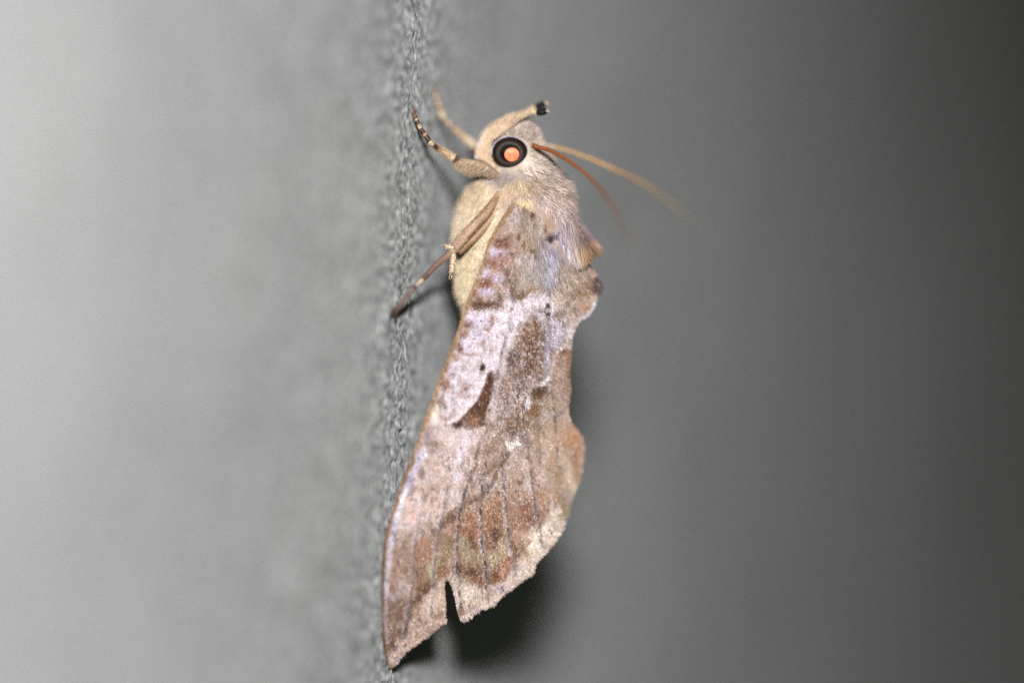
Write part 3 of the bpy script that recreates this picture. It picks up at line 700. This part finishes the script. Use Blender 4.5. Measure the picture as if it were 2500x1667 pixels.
def body_fur(name, n, y0, y1, a0, a1, ln, wd, flow, lift, colmul=1.0, keep=None, jit=.25, tip=1.0, var=.2):
    py = RNG.uniform(y0, y1, n); a = RNG.uniform(a0, a1, n)
    p = body_pt(py, a); h = .03
    da = body_pt(py, a + h) - body_pt(py, a - h); dy = body_pt(py + 2, a) - body_pt(py - 2, a)
    nn = unit(np.cross(da, dy)); cen = body_pt(py, a * 0 + 0) * .5 + body_pt(py, a * 0 + math.pi) * .5
    nn = nn * np.sign(((p - cen) * nn).sum(-1, keepdims=True))
    x, y = screen(p)
    if keep is not None:
        k = keep(x, y); p, nn, dy, da, x, y, py, a = [q[k] for q in (p, nn, dy, da, x, y, py, a)]
    n = len(p)
    fl_ = flow(x, y) if callable(flow) else np.ones((n, 2)) * np.array(flow)
    d = unit(R * fl_[:, :1] - U * fl_[:, 1:] + nn * lift + RNG.normal(size=(n, 3)) * jit)
    d = unit(d + R * (.38 * vnoise(x / 9, y / 13, 121))[:, None] + U * (.3 * vnoise(x / 9, y / 13, 122))[:, None] + nn * (.28 * vnoise(x / 11, y / 15, 123))[:, None])
    cl = 1 + .5 * vnoise(x / 12, y / 14, 120)
    col = body_paint(x, y) * ALB * 1.3 * colmul * RNG.lognormal(0, var, (n, 1)) * (1 + .3 * vnoise(x / 10, y / 14, 124))[:, None]
    return strands(name, p - nn * .02, d, ln * MMPX * cl * RNG.uniform(.6, 1.2, n), wd * MMPX, col, M_FUR, body, bend=-nn * lift * .5, tip=tip)

PI = math.pi
body_fur('belly_fur', 22000, 425, 800, -1.0, PI * .62, 13, 1.3, (-.1, 1.0), .4, .93, var=.13)
body_fur('head_fur', 12000, 300, 445, -.8, PI * 1.5, 15, 1.3, lambda x, y: np.stack([(x - 1240) / 55, (y - 365) / 55], 1), .35, .9, keep=lambda x, y: np.hypot((x - 1245) / 47, (y - 373) / 41) > 1)
body_fur('thorax_fur', 38000, 440, 640, PI * .40, PI * 1.35, 27, 1.1, (.22, 1.0), .2, 1.12, keep=lambda x, y: (x > 1225 + (y - 440) * .25) & (y < 492 + (x - 1300) * .6))
body_fur('collar_fur', 3500, 405, 470, PI * .55, PI * 1.35, 30, 1.6, (.75, .8), .5, 1.08)
body_fur('crown_tuft', 1500, 299, 340, PI * .3, PI * 1.3, 20, 1.4, (.35, -.8), .5, .85, jit=.4)

# hair lying over the wing base and the inner margin lobe
def wing_hair(name, cx, cy, rx, ry, n, ln, flow, mul=1.0, col=None):
    r_ = np.sqrt(RNG.random(n)); t = RNG.random(n) * 2 * PI
    x = cx + rx * r_ * np.cos(t); y = cy + ry * r_ * np.sin(t)
    k = poly_sd(x, y, NEAR) < -1
    if col is None: k &= np.hypot((x - 1346) / 24, (y - 570) / 24) > 1
    x, y = x[k], y[k]; n = len(x)
    p, nn, tx, ty = surf_frame(near_surface, x, y)
    d = unit(tx * flow[0] + ty * flow[1] + nn * RNG.uniform(.05, .3, (n, 1)) + RNG.normal(size=(n, 3)) * .1)
    c = (wing_paint(x, y) if col is None else np.ones((n, 3)) * lin(col)) * ALB * mul * RNG.lognormal(0, .2, (n, 1))
    strands(name, p, d, ln * MMPX * RNG.uniform(.6, 1.2, n), 1.6 * MMPX, c, M_FUR, wing)
wing_hair('wing_hair', 1336, 625, 34, 66, 3000, 30, (.05, 1))
wing_hair('wing_hair', 1395, 680, 46, 34, 1800, 20, (.55, 1))
wing_hair('wing_hair', 1300, 545, 50, 50, 1800, 18, (.1, 1))
wing_hair('wing_hair', 1340, 740, 10, 46, 400, 10, (.2, 1))
wing_hair('wing_hair', 1346, 576, 19, 8, 320, 12, (.3, 1), 1.0, (46, 36, 38))
wing_hair('margin_hair', 1452, 690, 12, 24, 350, 20, (.9, .8), 1.0, (96, 78, 80))

# the two crests of long scales at the rear of the thorax
def crest(poly_root, tip_pts, Y0, Y1, n, cols, name):
    """blades from a root line to a tip line (photograph pixels)"""
    a = np.asarray(poly_root, float); b = np.asarray(tip_pts, float)
    t = RNG.random(n); rx = np.interp(t, np.linspace(0, 1, len(a)), a[:, 0]); ry = np.interp(t, np.linspace(0, 1, len(a)), a[:, 1])
    tx = np.interp(t, np.linspace(0, 1, len(b)), b[:, 0]); ty = np.interp(t, np.linspace(0, 1, len(b)), b[:, 1])
    s0 = RNG.uniform(-.35, .6, n); s1 = np.minimum(s0 + RNG.uniform(.35, .6, n), 1.0 + RNG.normal(size=n) * .02)
    lay = RNG.random(n) * .5
    q0 = P(rx + (tx - rx) * s0, ry + (ty - ry) * s0, Y0 + (Y1 - Y0) * s0 + lay); q1 = P(rx + (tx - rx) * s1, ry + (ty - ry) * s1, Y0 + (Y1 - Y0) * s1 + lay)
    v = q1 - q0; ln = np.linalg.norm(v, axis=1)
    cc = np.array([lin(c) for c in cols[0]]); ce = np.array([lin(c) for c in cols[1]])
    ci = np.stack([np.interp(t, np.linspace(0, 1, len(cc)), cc[:, j]) for j in range(3)], 1); cj = np.stack([np.interp(t, np.linspace(0, 1, len(ce)), ce[:, j]) for j in range(3)], 1)
    w = ((s0 + s1) / 2)[:, None]; w = np.clip((w - .3) / .4, 0, 1)
    t2 = (t * 40).astype(int); col = (ci * (1 - w) + cj * w) * ALB * .95 * RNG.lognormal(0, .3, (n, 1)) * (1 + .5 * vnoise(t * 34, s0 * 3, 160))[:, None]
    side = unit(np.cross(v, np.array([0, -1.0, 0])) + RNG.normal(size=(n, 3)) * .25)
    q0 = q0 + RNG.normal(size=(n, 3)) * .07
    strands(name, q0, v + RNG.normal(size=(n, 3)) * .1, ln * RNG.uniform(.85, 1.06, n), 1.7 * MMPX, col, M_FUR, moth, side=side, tip=1.1)
crest([(1350, 592), (1370, 582), (1392, 572), (1412, 572), (1430, 582)], [(1346, 618), (1380, 646), (1412, 664), (1438, 652), (1455, 628)], 2.0, 2.6, 3600, [[(100, 90, 96), (168, 152, 164), (170, 152, 150), (140, 118, 108), (112, 92, 86)], [(176, 166, 186), (204, 194, 222), (206, 184, 174), (168, 126, 84), (128, 96, 72)]], 'thorax_crest')
crest([(1395, 560), (1420, 556), (1432, 565)], [(1448, 632), (1463, 628), (1473, 614)], 5.5, 6.5, 1200, [[(120, 100, 94), (130, 108, 104), (150, 130, 140)], [(96, 66, 50), (160, 114, 76), (184, 148, 132)]], 'thorax_crest')

# ------------------------------------------------------------------ tubes: legs, antennae, palps
def tube(name, pts, rad, cols, mat, parent, seg=14, dens=6, squash=1.0, ring=0.0):
    """pts: (px, py, Y); rad in pixels; cols along the length"""
    pts = np.asarray(pts, float)
    c3 = P(pts[:, 0], pts[:, 1], pts[:, 2]); c3 = smooth_poly(c3, dens); n = len(c3)
    t = np.linspace(0, 1, n); r = np.interp(t, np.linspace(0, 1, len(rad)), rad) * MMPX
    r = r * (1 + ring * np.where(np.arange(n) % 4 < 2, 1, -1))
    tg = unit(np.gradient(c3, axis=0)); ref = np.array([0.15, 1.0, 0.1]); s = unit(np.cross(tg, ref)); b = np.cross(s, tg)
    a = np.linspace(0, 2 * PI, seg + 1)[:-1]
    v = c3[:, None] + (s[:, None] * np.cos(a)[None, :, None] + b[:, None] * np.sin(a)[None, :, None] * squash) * r[:, None, None]
    v = np.concatenate([v.reshape(-1, 3), c3[:1], c3[-1:]]); idx = np.arange(n * seg).reshape(n, seg); nx = np.roll(idx, -1, 1)
    f = [tuple(q) for q in np.stack([idx[:-1], nx[:-1], nx[1:], idx[1:]], -1).reshape(-1, 4).tolist()]
    f += [(n * seg, nx[0, k], idx[0, k]) for k in range(seg)] + [(n * seg + 1, idx[-1, k], nx[-1, k]) for k in range(seg)]
    f = [tuple(int(q) for q in ff) for ff in f]
    cl = np.array([lin(c) for c in cols]); kk = np.clip((t * len(cl)).astype(int), 0, len(cl) - 1)
    cv = cl[kk] * ALB
    cv = np.concatenate([np.repeat(cv, seg, 0), cv[:1], cv[-1:]])
    return mesh_obj(name, v, f, mat, parent, np.clip(cv, .003, .95)), c3, r

def fuzz(name, c3, r, n, ln, col, parent, along=.8, out=.6, wd=1.3):
    i = RNG.random(n) * (len(c3) - 1); k = np.clip(i.astype(int), 0, len(c3) - 2); u = (i - k)[:, None]
    c = c3[k] * (1 - u) + c3[k + 1] * u; tg = unit(c3[k + 1] - c3[k]); d = unit(np.cross(tg, RNG.normal(size=(n, 3))))
    colr = np.ones((n, 3)) * lin(col) * ALB * RNG.lognormal(0, .22, (n, 1))
    return strands(name, c + d * r[k][:, None] * .95, tg * along + d * out, ln * MMPX * RNG.uniform(.5, 1.2, n), wd * MMPX, colr, M_FUR, parent)

DK = (66, 42, 36); BR = (112, 74, 50); TN = (196, 164, 128); PL = (226, 200, 164); RD = (104, 44, 26)
# near foreleg
fl1, c3, r3 = tube('foreleg', [(1113, 389, 1.4), (1093, 377, 1.1), (1070, 363, .7), (1051, 349, -.1)], [9.5, 8.5, 7, 5.5], [DK, PL, PL, TN, TN, TN, (176, 140, 104), (150, 116, 84), DK, DK, PL], M_LEG, moth, dens=10)
fl1['label'] = 'near foreleg, banded brown and cream'
fuzz('leg_fuzz', c3, r3, 700, 6, (206, 176, 140), fl1)
tr, c3, r3 = tube('tarsus', [(1052, 350, -.1), (1038, 330, -.3), (1026, 313, -.5), (1017, 294, -.6), (1010, 275, -.65), (1005, 256, -.7)], [6.5, 6, 5.2, 5.2, 4.6, 2.0],
     [PL, DK, DK, (90, 60, 50), TN, DK, DK, DK, PL, TN, DK, DK, TN, DK, (84, 40, 30), RD, RD, RD, RD, DK], M_LEG, fl1, dens=12)
fuzz('leg_fuzz', c3, r3, 350, 4, (150, 116, 90), fl1, 1.0, .4)
# far foreleg
fl2, c3, r3 = tube('foreleg', [(1160, 392, 7.6), (1153, 371, 7.6), (1155, 354, 7.5), (1134, 336, 7.2), (1113, 318, 6.9), (1098, 304, 6.8)], [9, 10, 10, 9, 7, 5.5], [DK, DK, DK, DK, (226, 208, 180), PL, PL, TN, TN, TN, (170, 140, 110), BR], M_LEG, moth, dens=8)
fl2['label'] = 'far foreleg with a dark knee'
tube('tarsus', [(1099, 305, 6.6), (1085, 293, 6.3), (1074, 267, 6.1), (1067, 244, 5.9), (1062, 224, 5.8), (1058, 205, 5.7)], [6.5, 7, 6, 5.5, 5.5, 2.5],
     [PL, PL, TN, (140, 110, 88), PL, PL, TN, (120, 92, 76), PL, TN, (130, 100, 80), PL, (120, 90, 70), (160, 120, 90), (130, 92, 70), (120, 84, 62), DK], M_LEG, fl2, dens=10)

def inflate(name, poly, Yc, thick, paintfn, mat, parent, step=2.0, rnd=14.0):
    """a rounded, flattened solid with the given outline"""
    x, y, f = sheet(poly, None, step)
    sd = -poly_sd(x, y, poly); tq = np.clip(sd / rnd, 0, 1); h = thick * np.sqrt(np.clip(1 - (1 - tq) ** 2, 0, 1)) + .004
    Y = Yc(x, y) if callable(Yc) else Yc * np.ones(len(x))
    v = np.concatenate([P(x, y, Y - h), P(x, y, Y + h)]); n = len(x)
    # rim
    ed = {}
    for q in f.tolist():
        for a, b in zip(q, q[1:] + q[:1]):
            ed[(a, b)] = 1
    rim = [(a, b) for (a, b) in ed if (b, a) not in ed]
    faces = np.concatenate([f, f[:, ::-1] + n, np.array([(b, a, a + n, b + n) for a, b in rim])], 0)
    c = paintfn(x, y) * ALB
    o = mesh_obj(name, v, faces, mat, parent, np.concatenate([c, c]))
    def surf(px, py):
        s_ = -poly_sd(np.ravel(px), np.ravel(py), poly).reshape(np.shape(px)); t_ = np.clip(s_ / rnd, 0, 1)
        Yq = Yc(px, py) if callable(Yc) else Yc
        return P(px, py, Yq - thick * np.sqrt(np.clip(1 - (1 - t_) ** 2, 0, 1)))
    return o, surf

def pelt(name, poly, surf, n, ln, flow, paintfn, parent, lift=.25, wd=1.4, jit=.15):
    q = sample_poly(poly, n); x, y = q.T
    p, nn, tx, ty = surf_frame(surf, x, y, 1.5); n = len(x)
    d = unit(R * flow[0] - U * flow[1] + nn * lift + RNG.normal(size=(n, 3)) * jit)
    c = paintfn(x, y) * ALB * RNG.lognormal(0, .16, (n, 1))
    strands(name, p, d, ln * MMPX * RNG.uniform(.6, 1.2, n), wd * MMPX, c, M_FUR, parent)

def flat_paint(base, blobs=(), seed=11):
    def fn(x, y):
        p = Paint(x, y, base, .6, seed)
        for b in blobs: p.blob(*b)
        return np.clip(p.c * (1 + .2 * fbm(x / 9, y / 9, 130 + seed, 2))[:, None] * np.array([1.05, 1.06, 1.2]), .004, .95)
    return fn

# femur of the near foreleg: broad, flat and hairy
FEM = np.array([(1112, 384), (1126, 386), (1145, 388), (1165, 392), (1184, 399), (1205, 410), (1228, 430), (1226, 438), (1206, 429), (1186, 424), (1168, 424), (1150, 424), (1134, 418), (1120, 408), (1108, 398), (1103, 394)], float)
fp = flat_paint((188, 158, 122), [(1120, 388, 8, 6, DK, .9, .5), (1200, 415, 26, 8, (164, 132, 106), .7, .6, 30), (1150, 400, 26, 9, (202, 172, 134), .8, .6), (1188, 411, 4, 3, (236, 214, 190), .9, .5)])
fe, fs = inflate('femur', FEM, lambda x, y: 1.45 + (x - 1105) / 120 * 1.0 + np.clip((x - 1195) / 30, 0, 2) ** 2 * .35, .45, fp, M_LEG, fl1)
pelt('leg_fuzz', FEM, fs, 2400, 14, (-.6, .75), fp, fl1, .25, 1.3, .25)

# near middle leg: broad tibia, two spurs, tarsus
TIB = np.array([(1214, 466), (1200, 484), (1188, 500), (1164, 525), (1139, 551), (1118, 575), (1101, 596), (1098, 606), (1104, 616), (1110, 622), (1118, 616), (1126, 609), (1152, 579), (1172, 557), (1193, 533), (1214, 502), (1234, 472), (1226, 462)], float)
tp = flat_paint((182, 148, 112), [(1103, 606, 8, 10, (112, 74, 56), .8, .6), (1190, 505, 5, 50, (150, 108, 72), .7, .6, 42), (1165, 560, 4, 70, (120, 76, 44), .8, .6, 42), (1225, 470, 12, 12, (206, 180, 140), .7, .6), (1150, 560, 6, 30, (206, 174, 136), .6, .6, 42)], 12)
mt_, ms = inflate('middle_leg', TIB, lambda x, y: .55 + (x - 1100) / 130 * 1.0 + np.clip((x - 1190) / 40, 0, 2) ** 2 * 1.1, .38, tp, M_LEG, moth, rnd=10)
mt_['label'] = 'near middle leg with broad tibia and pale spurs'
pelt('leg_fuzz', TIB, ms, 1600, 7, (-.6, .75), tp, mt_, .12)
tr, c3, r3 = tube('tarsus', [(1108, 612, .2), (1099, 620, .0), (1082, 633, -.5), (1065, 648, -1.2), (1034, 680, -2.6), (1017, 697, -3.4), (1012, 702, -3.6), (997, 718, -4.5), (977, 743, -5.1), (958, 762, -5.6)], [8, 8, 8.5, 7.5, 6, 5.5, 5.5, 5.5, 6.5, 6],
     [TN, (166, 136, 112), (160, 132, 110), (152, 124, 106), (146, 118, 102), (142, 114, 100), (134, 106, 94), (116, 88, 82), PL, (196, 170, 176), (112, 88, 104), (96, 70, 84), (150, 130, 126), (120, 104, 98), (124, 106, 98), (110, 88, 76), (84, 62, 52)], M_LEG, mt_, dens=8)
fuzz('leg_fuzz', c3, r3, 500, 5, (150, 116, 96), mt_, 1.0, .35)
tube('claw', [(960, 760, -5.6), (955, 766, -5.9), (953, 776, -6.0)], [6, 5, 1.0], [(80, 58, 48)], M_LEG, mt_)
tube('claw', [(962, 761, -5.4), (966, 768, -5.3), (966, 778, -5.4)], [6, 5, 1.0], [(80, 58, 48)], M_LEG, mt_)
s1, c3, r3 = tube('spur', [(1106, 606, .0), (1096, 603, -.15), (1088, 602, -.25), (1079, 600, -.35)], [5.5, 4.2, 3, .8], [PL, PL, PL, PL, PL, (90, 70, 60), (40, 30, 30)], M_LEG, mt_)
fuzz('leg_fuzz', c3, r3, 120, 4, PL, mt_)
s2, c3, r3 = tube('spur', [(1108, 620, .0), (1105, 640, -.1), (1103, 660, -.2), (1099, 680, -.25)], [5.5, 5.2, 4, .8], [PL, (210, 184, 146), PL, (206, 178, 140), PL, PL, (90, 70, 60), (40, 30, 30)], M_LEG, mt_)
fuzz('leg_fuzz', c3, r3, 260, 5, PL, mt_)
# its thigh, lying back along the flank
tube('femur', [(1120, 618, 1.0), (1150, 588, 1.3), (1185, 552, 1.6), (1232, 492, 1.9)], [8, 10, 10, 9], [(150, 110, 74), (170, 134, 98), (176, 142, 104)], M_LEG, mt_)

# antennae
def antenna(pts, rad, cols, label):
    o, c3, r3 = tube('antenna', pts, rad, cols, M_ANT, moth, seg=12, dens=22, ring=.16)
    fuzz('antenna_bristles', c3, r3, 700, 4, cols[2], o, .7, .7, .7)
    o['label'] = label
n1 = [(1302, 356), (1311, 359), (1343, 368), (1378, 387), (1412, 410), (1444, 438), (1467, 464), (1487, 490), (1504, 521), (1519, 550), (1530, 576), (1538, 597)]
antenna([(x, y, 3.2 - k * 1.05 - max(0, k - 5) * .55) for k, (x, y) in enumerate(n1)], [5.2, 4.8, 4.6, 4.3, 4.0, 3.7, 3.3, 2.9, 2.5, 2.1, 1.6, .8], [(170, 96, 48), (162, 90, 42), (154, 86, 42), (148, 88, 48), (142, 90, 58), (136, 92, 68)], 'near antenna, rust brown')
n2 = [(1308, 352), (1321, 353), (1372, 364), (1418, 379), (1458, 395), (1501, 414), (1544, 434), (1587, 458), (1625, 487), (1659, 516), (1684, 540)]
antenna([(x, y, 5.0 + k * .9 + max(0, k - 5) * .9) for k, (x, y) in enumerate(n2)], [5.0, 5.0, 4.8, 4.8, 4.6, 4.3, 4.0, 3.5, 2.9, 2.2, .9], [(206, 178, 150), (200, 160, 112), (206, 160, 106), (204, 160, 108), (196, 156, 110), (190, 152, 112)], 'far antenna, pale tan')

# palps
PALP = np.array([(1157, 389), (1159, 372), (1164, 354), (1171, 338), (1180, 323), (1192, 313), (1205, 303), (1224, 293), (1243, 284), (1258, 280), (1268, 281), (1272, 290), (1266, 298), (1256, 308), (1236, 323), (1216, 336), (1204, 346), (1199, 358),
                 (1200, 380), (1206, 400), (1212, 412), (1206, 413), (1190, 404), (1176, 396), (1164, 392)], float)
def palp(dx, dy, Yc, black, tipend, name):
    poly = PALP + np.array([dx, dy])
    pp = flat_paint((224, 194, 152), [(1170 + dx, 350 + dy, 8, 34, (232, 212, 186), .8, .6, 20), (1190 + dx, 375 + dy, 14, 22, (214, 182, 138), .7, .6), (1225 + dx, 312 + dy, 34, 8, (208, 178, 138), .6, .6, -35), (1160 + dx, 386 + dy, 8, 8, (236, 226, 220), .9, .5), (1252 + dx, 300 + dy, 14, 7, (176, 146, 122), .7, .6, -35)], 15)
    o, s = inflate('palp', poly, Yc, .55, pp, M_SKIN, moth, rnd=16)
    o['label'] = name
    pelt('palp_scales', poly, s, 2600, 7, (.55, -.75), pp, o, .12, 1.5)
    a = np.array([(1256 + dx, 293 + dy), (1275 + dx, 283 + dy), (1292 + dx, 274 + dy), black])
    t_, c3, r3 = tube('palp_tip', [(x, y, Yc) for x, y in a], [8.5, 7.5, 6.8, 6.5], [(190, 164, 136), (206, 180, 146), (214, 188, 154), (220, 194, 160)], M_SKIN, o)
    fuzz('palp_scales', c3, r3, 500, 6, (210, 184, 152), o, 1.0, .25)
    b_, c3, r3 = tube('palp_knob', [(black[0], black[1], Yc), ((black[0] + tipend[0]) / 2, (black[1] + tipend[1]) / 2, Yc), (tipend[0], tipend[1], Yc)], [6.8, 8.2, 5.5], [(26, 22, 26)], M_SKIN, o)
    fuzz('palp_scales', c3, r3, 420, 5, (30, 26, 30), o, 1.0, .35)
    e = c3[-1]; n = 60; d = unit(c3[-1] - c3[-2]) + RNG.normal(size=(n, 3)) * .6
    strands('palp_scales', np.repeat(e[None], n, 0) + RNG.normal(size=(n, 3)) * .08, d, 7 * MMPX * RNG.uniform(.5, 1.1, n), 1.4 * MMPX, np.ones((n, 3)) * lin((226, 200, 178)) * ALB, M_FUR, o)
palp(0, 0, 2.9, (1310, 276), (1333, 272), 'near palp curving up past the eye')
palp(0, -4, 5.2, (1307, 263), (1330, 254), 'far palp behind the near one')

# ------------------------------------------------------------------ eyes
def eye(px, py, Yc, rx, ry, ry_mm, sgn, label):
    """faceted dome: rings of colour round the axis that looks towards the lens"""
    c = P(px, py, Yc); n1_, n2_ = 90, 120
    ax = unit(CAM - c) if sgn < 0 else np.array([unit(CAM - c)[0], -unit(CAM - c)[1], 0.0])
    ax = unit(ax); e1 = unit(R - ax * (R @ ax)); e2 = np.cross(ax, e1)
    if e2 @ U < 0: e2 = -e2
    th = np.linspace(0, PI * .98, n1_); ph = np.linspace(0, 2 * PI, n2_ + 1)[:-1]
    T, Ph = np.meshgrid(th, ph, indexing='ij')
    v = c + (np.sin(T) * np.cos(Ph))[..., None] * e1 * rx * MMPX + (np.sin(T) * np.sin(Ph))[..., None] * e2 * ry * MMPX + np.cos(T)[..., None] * ax * ry_mm
    # ring colours by distance from a point a little right of and below the middle
    u = np.sin(T) * np.cos(Ph) + .02; w = np.sin(T) * np.sin(Ph) + .04
    rr = np.hypot(u, w)
    stops = [0, .38, .44, .50, .58, .66, .74, .82, .92, 1.1]; cs = np.array([(20, 16, 16), (22, 17, 16), (24, 20, 18), (38, 33, 30), (70, 66, 61), (82, 78, 72), (58, 50, 45), (46, 31, 25), (34, 22, 18), (24, 15, 12)], float)
    col = np.stack([np.interp(rr, stops, cs[:, j]) for j in range(3)], -1)
    col = lin(col) * ALB
    idx = np.arange(n1_ * n2_).reshape(n1_, n2_); nx = np.roll(idx, -1, 1)
    f = np.stack([idx[:-1], nx[:-1], nx[1:], idx[1:]], -1).reshape(-1, 4)
    o = mesh_obj('eye', v.reshape(-1, 3), f, M_EYE, moth, col.reshape(-1, 3)); o['label'] = label
    # pupil: shallow cap on the dome, the flash's orange glow painted into its colour
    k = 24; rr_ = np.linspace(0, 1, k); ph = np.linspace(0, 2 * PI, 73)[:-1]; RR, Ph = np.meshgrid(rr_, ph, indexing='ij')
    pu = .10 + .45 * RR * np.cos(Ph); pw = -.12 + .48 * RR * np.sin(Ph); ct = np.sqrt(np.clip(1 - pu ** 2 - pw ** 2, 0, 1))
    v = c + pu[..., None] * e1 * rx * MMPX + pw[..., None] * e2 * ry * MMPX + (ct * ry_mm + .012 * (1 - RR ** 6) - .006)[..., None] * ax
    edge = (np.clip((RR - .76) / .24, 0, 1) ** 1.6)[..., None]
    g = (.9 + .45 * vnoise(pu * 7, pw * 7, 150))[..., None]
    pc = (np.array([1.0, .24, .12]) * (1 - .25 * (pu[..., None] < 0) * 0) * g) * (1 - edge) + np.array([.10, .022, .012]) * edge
    idx = np.arange(k * 72).reshape(k, 72); nx = np.roll(idx, -1, 1)
    f = np.stack([idx[:-1], nx[:-1], nx[1:], idx[1:]], -1).reshape(-1, 4)
    po = mesh_obj('eyeshine', v.reshape(-1, 3), f, M_EYE, o, np.clip(pc.reshape(-1, 3), 0, .95)); po['label'] = 'orange painted pupil'
    # highlight round the upper half, painted as pale strands
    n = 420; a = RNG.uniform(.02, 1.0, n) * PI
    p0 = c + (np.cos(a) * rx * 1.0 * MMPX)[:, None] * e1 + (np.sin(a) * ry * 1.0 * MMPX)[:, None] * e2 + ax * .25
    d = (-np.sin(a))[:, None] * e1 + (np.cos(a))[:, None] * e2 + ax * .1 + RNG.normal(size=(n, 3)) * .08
    strands('eye_rim_highlight', p0, d, 7 * MMPX, 2.0 * MMPX, np.ones((n, 3)) * lin((222, 216, 226)) * ALB, M_FUR, o)
eye(1245, 373, 2.7, 45, 39.5, 1.3, -1, 'near eye, dark with a grey ring and orange painted pupil')
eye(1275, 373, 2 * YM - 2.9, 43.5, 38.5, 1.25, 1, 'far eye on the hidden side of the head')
